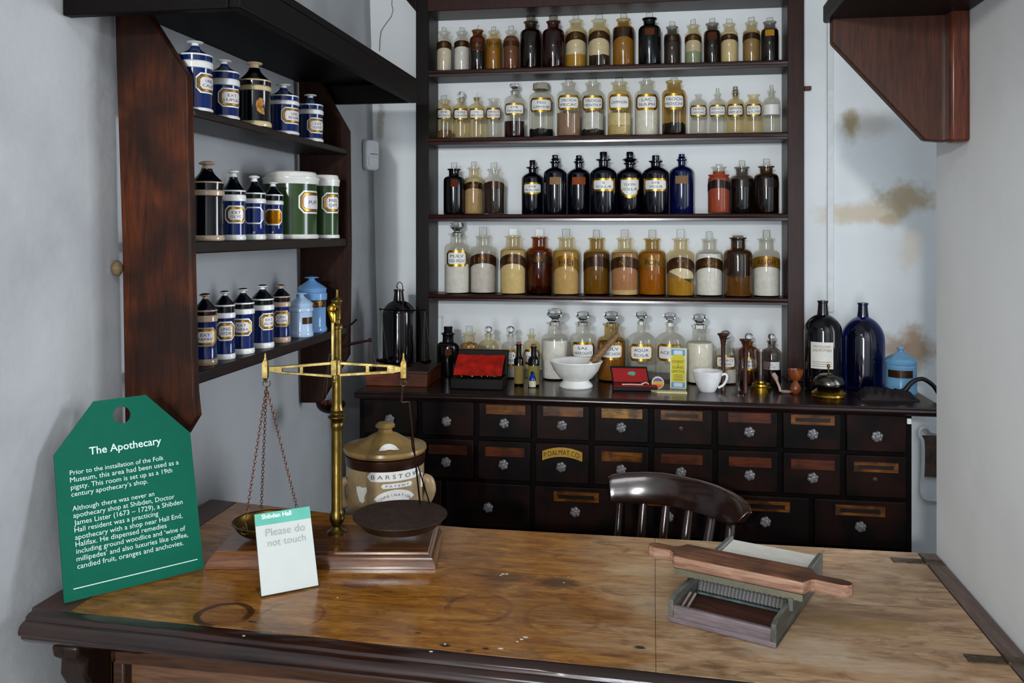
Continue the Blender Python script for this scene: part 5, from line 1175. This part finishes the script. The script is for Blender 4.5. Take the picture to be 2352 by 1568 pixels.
for i, ch in enumerate('COMBINATION'):
    t_ = -1.02 + 2.04 * i / 10; vv, ff, W = glyphs(ch, 0); s_ = 6 * kj / .73
    mb.add([bend(R1 + .0008, 36 * kj * math.sin(t_) * 1.15 + ((x - W / 2) * math.cos(t_) + (y - .36) * math.sin(t_)) * s_, Zj(1163) + 24 * kj * math.cos(t_) + (-(x - W / 2) * math.sin(t_) + (y - .36) * math.cos(t_)) * s_, a) for x, y in vv], ff, 1)
a = at(832); sh = [(-.8, .95), (-.5, .8), (-.2, 1), (.1, .8), (.5, .85), (.9, .95), (1, .3), (.7, -.2), (.55, -.6), (.6, -1.1), (.2, -1.5), (-.3, -1.2), (-.5, -.6), (-.8, .2)]
mb.add([bend(R1, 16 * kj * x, Zj(1135) + 15 * kj * y, a) for x, y in sh], [tuple(range(len(sh)))], 0)
mb.add([bend(R1, 6 * kj * x, Zj(1120) + 18 * kj * y, at(966)) for x, y in [(-1, 1), (1, .8), (1, -1), (-1, -.8)]], [(0, 1, 2, 3)], 0)
mb.build('white_sprig', [glaze('#d8d8d4', .3), ink('#55534f')], jar)
mb = MB(); vs = []; n = 12                       # white arc laid on the lid slope
for i in range(n + 1):
    t_ = -1.25 + 2.5 * i / n
    for rr in (.45, 1.0):
        x = 24 * kj * math.sin(t_) * (rr if abs(t_) < 1.1 else 1); y = rr * math.cos(t_)
        q = .86 - .30 * y; ra = Rl * q; z = zl + (.0105 + (.72 - q) / .4 * .026 if q < .72 else .0105) + .003
        aa = x / ra + .12; vs.append((ra * math.sin(aa), -ra * math.cos(aa), z))
mb.add(vs, [(2 * i, 2 * i + 2, 2 * i + 3, 2 * i + 1) for i in range(n)]); mb.build('lid_white_arc', glaze('#dcdcd8', .3), lid)
for s in (-1, 1):
    mb = MB(); aa = s * 1.35; mb.tube(spline([bend(Rj * .98, 0, Zj(1120), aa), bend(Rj * 1.12, 0, Zj(1128), aa), bend(Rj * 1.16, 0, Zj(1150), aa), bend(Rj * 1.08, 0, Zj(1172), aa), bend(Rj * .98, 0, Zj(1178), aa)]), rsp([.010, .013, .014, .013, .010]), 14); mb.build('handle', sal, jar)

# ------------------------------------------------------------------ green information sign
BL, BR = atZ(148, 1388, ZT), atZ(468, 1308, ZT)
ex = (BR - BL).normalized(); back = Vector((-ex.y, ex.x, 0)); th = math.radians(16.5)
ey = Vector((back.x * math.sin(th), back.y * math.sin(th), math.cos(th))); ez = ex.cross(ey)
sg = thing('information_sign', 'green tag-shaped information sign headed The Apothecary leaning on the wall', 'sign', BL + Vector((0, 0, .0022)))
Mg = Matrix(((ex.x, ey.x, ez.x, 0), (ex.y, ey.y, ez.y, 0), (ex.z, ey.z, ez.z, 0), (0, 0, 0, 1)))
off = Vector((0, 0, 0))
def sg2(u, v): q = atP(u, v, BL, ez) - BL; return (q.dot(ex), q.dot(ey))
out = [(0, 0.0), ((BR - BL).length, 0.0)] + [sg2(*q) for q in ((437, 996), (335, 909), (215, 924), (124, 1048))]
hc = sg2(280, 955); hr = (sg2(301, 955)[0] - sg2(259, 955)[0]) / 2
mb = MB(); n = 32; hole = [(hc[0] + hr * math.cos(2 * PI * i / n), hc[1] + hr * math.sin(2 * PI * i / n)) for i in range(n)]
tmp = bmesh.new()
vo = [tmp.verts.new((x, y, 0)) for x, y in out]; vh = [tmp.verts.new((x, y, 0)) for x, y in hole]
eo = [tmp.edges.new((vo[i], vo[(i + 1) % len(vo)])) for i in range(len(vo))] + [tmp.edges.new((vh[i], vh[(i + 1) % n])) for i in range(n)]
bmesh.ops.triangle_fill(tmp, use_beauty=True, edges=eo)
tmp.verts.index_update(); fv = [tuple(v.index for v in f.verts) for f in tmp.faces]; vv = [tuple(v.co) for v in tmp.verts]; tmp.free()
TT = .005; nv = len(vv)
mb.add([(x, y, 0) for x, y, _ in vv] + [(x, y, -TT) for x, y, _ in vv], fv + [tuple(nv + i for i in reversed(f)) for f in fv], 0, Mg)
lo = len(out); mb.add([(x, y, 0) for x, y in out] + [(x, y, -TT) for x, y in out], [(i, (i + 1) % lo, lo + (i + 1) % lo, lo + i) for i in range(lo)], 0, Mg)
mb.add([(x, y, 0) for x, y in hole] + [(x, y, -TT) for x, y in hole], [(i, n + i, n + (i + 1) % n, (i + 1) % n) for i in range(n)], 0, Mg)
mb.build('board', glaze('#005743', .5, .08, .2), sg, smooth=False)
mb = MB(); cx_, cy_ = 90, 880
def L6(x, y): return sg2(cx_ + x / 2.905, cy_ + y / 2.905)
Mt = Mg @ Matrix.Translation((0, 0, .0006))
TX = [('The Apothecary', 335, 487, 815, 410, .012), ('Prior to the installation of the Folk', 205, 625, 830, 515, 0), ('Museum, this area had been used as a', 207, 673, 930, 545, 0), ('pigsty. This room is set up as a 19th', 212, 722, 887, 598, 0), ('century apothecary’s shop.', 215, 768, 725, 672, 0),
      ('Although there was never an', 222, 863, 768, 755, 0), ('apothecary shop at Shibden, Doctor', 228, 908, 903, 775, 0), ('James Lister (1673 – 1729), a Shibden', 233, 957, 957, 810, 0), ('Hall resident was a practicing', 236, 1003, 795, 890, 0), ('apothecary with a shop near Hall End,', 240, 1052, 955, 905, 0),
      ('Halifax. He dispensed remedies', 243, 1100, 850, 970, 0), ('including ground woodlice and ‘wine of', 248, 1148, 975, 985, 0), ('millipedes’ and also luxuries like coffee,', 250, 1198, 993, 1030, 0), ('candied fruit, oranges and anchovies.', 255, 1247, 962, 1085, 0)]
for s, xa_, ya_, xb_, yb2, bd in TX:
    A1, B1_ = L6(xa_, ya_), L6(xb_, yb2); w = B1_[0] - A1[0]; y = (A1[1] + B1_[1]) / 2
    text_flat(mb, s, A1[0], y, w, Mt, 0, bd, None)
A1, B1_ = L6(228, 1388), L6(1055, 1175); ym = (A1[1] + B1_[1]) / 2
mb.add([(A1[0], ym - .0008, .0006), (B1_[0], ym - .0008, .0006), (B1_[0], ym + .0008, .0006), (A1[0], ym + .0008, .0006)], [(0, 1, 2, 3)], 0, Mg)
mb.build('lettering', glaze('#c9ddd6', .5, .05), sg, smooth=False)

# ------------------------------------------------------------------ please do not touch stand
BL, BR = atZ(600, 1374, ZT), atZ(733, 1348, ZT)
ex = (BR - BL).normalized(); back = Vector((-ex.y, ex.x, 0)); W_ = (BR - BL).length
tl = None; best = None
for i in range(0, 40):                       # lean of the stand from its top corner
    th = math.radians(i * .75); e2 = Vector((back.x * math.sin(th), back.y * math.sin(th), math.cos(th))); n2 = ex.cross(e2); q = atP(583, 1181, BL, n2) - BL; s = abs(q.dot(ex))
    if best is None or s < best[0]: best = (s, th, q.dot(e2))
th = best[1]; Hs = best[2]
ey = Vector((back.x * math.sin(th), back.y * math.sin(th), math.cos(th))); ez = ex.cross(ey)
ps = thing('notice_stand', 'small white Please do not touch notice in a clear slanted stand', 'sign', BL + Vector((0, 0, .0006)))
Mg = Matrix(((ex.x, ey.x, ez.x, 0), (ex.y, ey.y, ez.y, 0), (ex.z, ey.z, ez.z, 0), (0, 0, 0, 1)))
def s2(u, v): q = atP(u, v, BL, ez) - BL; return (q.dot(ex), q.dot(ey))
acr = thin_glass('#eef2f2', '#7d8a8a')
mb = MB(); mb.box((0, 0.002, -.003), (W_, Hs, -.0015), 0, Mg); mb.build('acrylic_back', acr, ps, smooth=False)
mb = MB(); mb.box((-.001, 0, 0), (W_ + .001, .045, .002), 0, Matrix(((ex.x, back.x, 0, 0), (ex.y, back.y, 0, 0), (0, 0, 1, 0), (0, 0, 0, 1)))); mb.build('acrylic_foot', acr, ps, smooth=False)
mb = MB(); mb.box((.001, .003, -.0015), (W_ - .001, Hs - .001, 0), 0, Mg)
hb_ = Hs * .845
mb.add([(.001, hb_, .0004), (W_ - .001, hb_, .0004), (W_ - .001, Hs - .001, .0004), (.001, Hs - .001, .0004)], [(0, 1, 2, 3)], 1, Mg)
mb.build('notice_card', [glaze('#bcc2be', .35, .04), glaze('#5cae9c', .4, .12)], ps, smooth=False)
mb = MB(); Mt = Mg @ Matrix.Translation((0, 0, .0009))
def L7(x, y): return s2(450 + x / 3.856, 1120 + y / 3.856)
for s, xa_, ya_, xb_, yb2, bd, mi in (('Shibden Hall', 582, 285, 845, 238, .03, 0), ('Please do', 620, 440, 965, 372, -.004, 1), ('not touch', 637, 530, 972, 462, -.004, 1)):
    A1, B1_ = L7(xa_, ya_), L7(xb_, yb2); text_flat(mb, s, A1[0], (A1[1] + B1_[1]) / 2, B1_[0] - A1[0], Mt, mi, bd)
mb.build('lettering', [glaze('#e2efe9', .5), glaze('#989e9e', .5)], ps, smooth=False)

# ------------------------------------------------------------------ pill machine
FL, FR = atZ(1535, 1427, ZT), atZ(1783, 1490, ZT); ex = (FR - FL).normalized(); ang = math.atan2(ex.y, ex.x); W_ = (FR - FL).length
BRk = atZ(1877, 1330, ZT); Lg = (BRk - FR).length
pmn = thing('pill_machine', 'old wooden pill making tray with grooved metal plate and pale slab', 'pill machine', FL + Vector((0, 0, .0006)), ang)
wg = wood('#4c4346', '#7a6d70', .5, 0, 1.2, .4, .3, '#322a2c'); wgs = wood('#3f403c', '#6a6c64', .45, 1, 1.2, .4, .4, '#24221f'); wr = wood('#2c150d', '#5a2d1c', .5, 0, 1.2, .35, .5, '#190b07')
s = .0085
mb = MB(); mb.box((0, 0, 0), (W_, Lg * .46, .008)); mb.build('tray_base', wr, pmn, bevel=.001)
mb = MB(); mb.box((s, 0, .008), (W_ - s, s, .028)); mb.box((0, -.001, 0), (W_, s, .0085)); mb.build('front_board', wg, pmn, bevel=.0012)
for x0_ in (0, W_ - s):
    mb = MB(); pr = [(0, 0), (Lg, 0), (Lg, .050), (Lg * .55, .050), (Lg * .40, .042), (Lg * .05, .040), (0, .036)]
    mb.prism(pr, s, Matrix(((0, 0, 1, x0_), (1, 0, 0, 0), (0, 1, 0, 0), (0, 0, 0, 1)))); mb.build('side_rail', wgs, pmn, bevel=.0012)
mb = MB(); mb.box((s + .014, .012, .0078), (W_ - s - .004, Lg * .36, .0095)); mb.build('tray_lining', wr, pmn)
mb = MB(); mb.tube([(s + .004, .012, .012), (s + .004, .07, .026)], .0022, 8); mb.tube([(s + .013, .012, .012), (s + .013, .07, .026)], .0022, 8); mb.build('guide_rod', glaze('#8d7a72', .5), pmn)
mb = MB(); ng = 25; x0_, x1_ = s + .001, W_ - s - .001; ya_, yb2 = Lg * .38, Lg * .60; vs = []; zz = .030
m_ = ng * 8
for i in range(m_ + 1):
    x = x0_ + (x1_ - x0_) * i / m_; z = zz - .0016 * abs(math.cos(PI * i / 8)) ** .7 if True else zz
    vs += [(x, ya_ - .006, z - .014), (x, ya_, z), (x, yb2, z)]
mb.add(vs, [(3 * i + k, 3 * i + 3 + k, 3 * i + 4 + k, 3 * i + 1 + k) for i in range(m_) for k in (0, 1)]); mb.build('grooved_plate', glaze('#62605f', .45, .3), pmn, ang=60)
mb = MB(); mb.box((x0_, ya_ - .010, .010), (x1_, ya_ - .005, .0135)); mb.build('verdigris_strip', powder('#5f7a78', '#4a5655', 50, .7), pmn)
mb = MB(); mb.box((x0_, Lg * .60, .0), (x1_, Lg - .001, .040)); mb.box((x0_, Lg * .6, .04), (x1_, Lg - .002, .044), 1); mb.build('pale_slab', [wgs, glaze('#c9c6ba', .4, .12)], pmn, smooth=False)
A2, B2 = atZ(1486, 1283, ZT + .058), atZ(1957, 1382, ZT + .058)
dx = (B2 - A2); Lr = dx.length; exr = dx.normalized(); mid = A2 + dx * .5 + Vector((-exr.y, exr.x, 0)) * .008; mid.z = ZT + .0505
ro = thing('pill_roller', 'worn wooden pill roller with two handles lying across the pill tray', 'roller', mid, math.atan2(exr.y, exr.x))
rt = wood('#44200e', '#7d5438', .55, 0, 1.3, .3, .8, '#2c130a'); 
hb2 = .0355; Lb = (1850 - 1553) / (1957 - 1486) * Lr
def roller_poly(w, rnd=True):
    pts = []; hl = Lr / 2; b0, b1 = -Lb / 2 - .005, Lb / 2 - .005; hw_ = .0125
    pts += [(b0, -w), (b1, -w), (b1 + .008, -hw_ - .004), (b1 + .014, -hw_), (hl - .016, -hw_ - .001), (hl - .005, -hw_ * .8), (hl, -hw_ * .3), (hl, hw_ * .3), (hl - .005, hw_ * .8), (hl - .016, hw_ + .001), (b1 + .016, hw_), (b1 + .008, hw_ + .006), (b1, w)]
    pts += [(b0, w), (b0 - .008, hw_ + .006), (b0 - .016, hw_), (-hl + .016, hw_ + .001), (-hl + .005, hw_ * .8), (-hl, hw_ * .3), (-hl, -hw_ * .3), (-hl + .005, -hw_ * .8), (-hl + .016, -hw_ - .001), (b0 - .014, -hw_), (b0 - .008, -hw_ - .004)]
    return pts
mb = MB(); mb.prism(roller_poly(hb2), .022, Matrix.Translation((0, 0, .012))); mb.m = [0, 0] + [1] * (len(mb.m) - 2); mb.build('handle_board', [rt, wood('#6e4a38', '#a07f6a', .55, 0, 1.3, .3)], ro, bevel=.0045, smooth=False)
mb = MB(); vs = []; ng = 25; m_ = ng * 8; xa_, xb_ = -Lb / 2 - .004, Lb / 2 - .006
for i in range(m_ + 1):
    x = xa_ + (xb_ - xa_) * i / m_; z = .0006 + .0016 * abs(math.cos(PI * i / 8)) ** .7
    vs += [(x, -hb2 + .001, .0125), (x, -hb2 + .001, z), (x, hb2 - .001, z), (x, hb2 - .001, .0125)]
fs = [(4 * i + k, 4 * i + 4 + k, 4 * i + 5 + k, 4 * i + 1 + k) for i in range(m_) for k in (0, 1, 2)] + [(0, 1, 2, 3), tuple(4 * m_ + k for k in (3, 2, 1, 0))]
mb.add(vs, fs); mb.build('grooved_sole', metal('#8d8a74', .5, .3, 60), ro, ang=60)
mb = MB(); mb.box((xb_ - .022, -hb2 - .004, -.016), (xb_ - .014, -hb2 + .004, .004)); mb.build('guide_pin', wgs, ro, bevel=.001)

# ------------------------------------------------------------------ chair between counter and cabinet
cp = atD(1390, 0, 2.13)
ch = thing('spindle_back_chair', 'dark polished wooden spindle-back chair tucked between the counter and drawer cabinet', 'chair', (cp.x + .05, cp.y, 0))
mch = wood('#190c09', '#34190f', .2, 0, 1, 1.0, .4, '#100806', .35)
tb = [(1399, 1098, 1149, 2.36), (1410, 1092, 1151, 2.362), (1440, 1088, 1153, 2.362), (1480, 1086, 1153, 2.355), (1520, 1088, 1156, 2.34), (1560, 1095, 1162, 2.315), (1600, 1104, 1172, 2.28), (1635, 1115, 1183, 2.24), (1665, 1128, 1196, 2.19), (1690, 1143, 1207, 2.135), (1705, 1160, 1206, 2.085), (1711, 1176, 1200, 2.06)]
P_ = [(atD(u, a, d), atD(u, b, d)) for u, a, b, d in tb]
mb = MB(); vs = []; ring_n = 10
for i, (a, b) in enumerate(P_):
    q0_ = P_[max(0, i - 1)][0]; q1_ = P_[min(len(P_) - 1, i + 1)][0]; t_ = (q1_ - q0_); t_.z = 0; t_.normalize(); nrm = Vector((-t_.y, t_.x, 0)); th_ = .013 if 0 < i < len(P_) - 1 else .009
    lean = .012
    for j in range(ring_n):
        an = 2 * PI * j / ring_n; c_, s_ = math.cos(an), math.sin(an)
        c_ = math.copysign(abs(c_) ** .5, c_); s_ = math.copysign(abs(s_) ** .6, s_)
        mid_ = (a + b) / 2; hh = (a.z - b.z) / 2
        vs.append(mid_ + nrm * (th_ * c_ + lean * s_) + Vector((0, 0, hh * s_)))
n = len(P_)
mb.add(vs, [(i * ring_n + k, (i + 1) * ring_n + k, (i + 1) * ring_n + (k + 1) % ring_n, i * ring_n + (k + 1) % ring_n) for i in range(n - 1) for k in range(ring_n)] + [tuple(range(ring_n)), tuple((n - 1) * ring_n + k for k in range(ring_n - 1, -1, -1))])
mb.build('crest_rail', mch, ch, True, ang=60, bevel=.003)
sc = Vector((cp.x + .05, cp.y, .46))
mb = MB(); mb.lathe([(.0005, -.034), (.19, -.034), (.215, -.02), (.215, -.004), (.2, .0), (.1, -.008), (.0005, -.010)], 40, Matrix.Translation(sc), caps=False); mb.build('seat', mch, ch, True)
for (u, v, d, ub, vb) in ((1425, 1150, 2.362, 1418, 1236), (1479, 1152, 2.356, 1472, 1236), (1531, 1156, 2.335, 1522, 1238), (1584, 1166, 2.295, 1574, 1240), (1637, 1182, 2.238, 1625, 1243), (1680, 1200, 2.16, 1674, 1250)):
    a = atD(u, v - 8, d); b = atD(ub, vb, d - .025); dr = (b - a); e = a + dr * ((a.z - .455) / (a.z - b.z)) 
    tgt = sc + (Vector((e.x, e.y, 0)) - Vector((sc.x, sc.y, 0))).normalized() * .19; tgt.z = .452
    mb = MB(); m1 = a + dr * 1.3
    mb.tube([a, a + dr * .3, a + dr * .6, m1, tgt], [.010, .0115, .012, .0125, .010] if u != 1425 else [.011, .0085, .009, .011, .010], 12); mb.build('spindle', mch, ch, True)
for a in (.8, 2.3, 3.9, 5.5):
    mb = MB(); d_ = Vector((math.cos(a), math.sin(a), 0)); mb.tube([sc + d_ * .13 + Vector((0, 0, -.02)), sc + d_ * .16 + Vector((0, 0, -.2)), Vector((sc.x, sc.y, 0)) + d_ * .21], [.014, .019, .012], 12); mb.build('leg', mch, ch, True)

# ------------------------------------------------------------------ light, camera
def lamp(name, ty, loc_, power, col, rot=None, **kw):
    l = bpy.data.lights.new(name, ty); l.energy = power; l.color = col
    for k, v in kw.items(): setattr(l, k, v)
    o = bpy.data.objects.new(name, l); C.objects.link(o); o.location = loc_
    if rot: o.rotation_euler = rot
    return o
lamp('ceiling_lamp', 'SPOT', (-.45, -1.95, 2.10), 225, (1, .985, .965), (Vector((.65, 5.2, -.62))).to_track_quat('-Z', 'Y').to_euler(), shadow_soft_size=.06, spot_size=math.radians(62), spot_blend=1.0)
lamp('doorway_daylight', 'AREA', (-.25, -2.42, 1.35), 84, (.90, .95, 1), (math.radians(90), 0, 0), shape='RECTANGLE', size=.6, size_y=1.5)
lamp('ceiling_panel', 'AREA', (-.2, .35, ZH - .03), 11, (.93, .96, 1), (0, 0, 0), shape='RECTANGLE', size=.9, size_y=.5)
lamp('window_daylight', 'AREA', (1.32, 2.4, 1.55), 15, (.85, .91, 1), Vector((-.9, -.42, -.08)).to_track_quat('-Z', 'Y').to_euler(), shape='RECTANGLE', size=.55, size_y=.9, spread=math.radians(130))
w = bpy.data.worlds.new('daylight'); bpy.context.scene.world = w; w.use_nodes = True
w.node_tree.nodes['Background'].inputs[0].default_value = (.8, .9, 1, 1); w.node_tree.nodes['Background'].inputs[1].default_value = .6

cd = bpy.data.cameras.new('camera'); co = bpy.data.objects.new('camera', cd); C.objects.link(co)
cd.sensor_fit = 'HORIZONTAL'; cd.sensor_width = 36; cd.lens = 36 * F / 2352; cd.shift_x = 0; cd.shift_y = -(784 - HY) / 2352; cd.clip_start = .05
co.location = (0, 0, ZC); co.rotation_euler = (PI / 2, 0, AY)
S = bpy.context.scene; S.camera = co
S.view_settings.view_transform = 'Standard'; S.view_settings.look = 'None'; S.view_settings.exposure = 0; S.view_settings.gamma = 1; S.view_settings.use_curve_mapping = False
S.cycles.transparent_max_bounces = 24
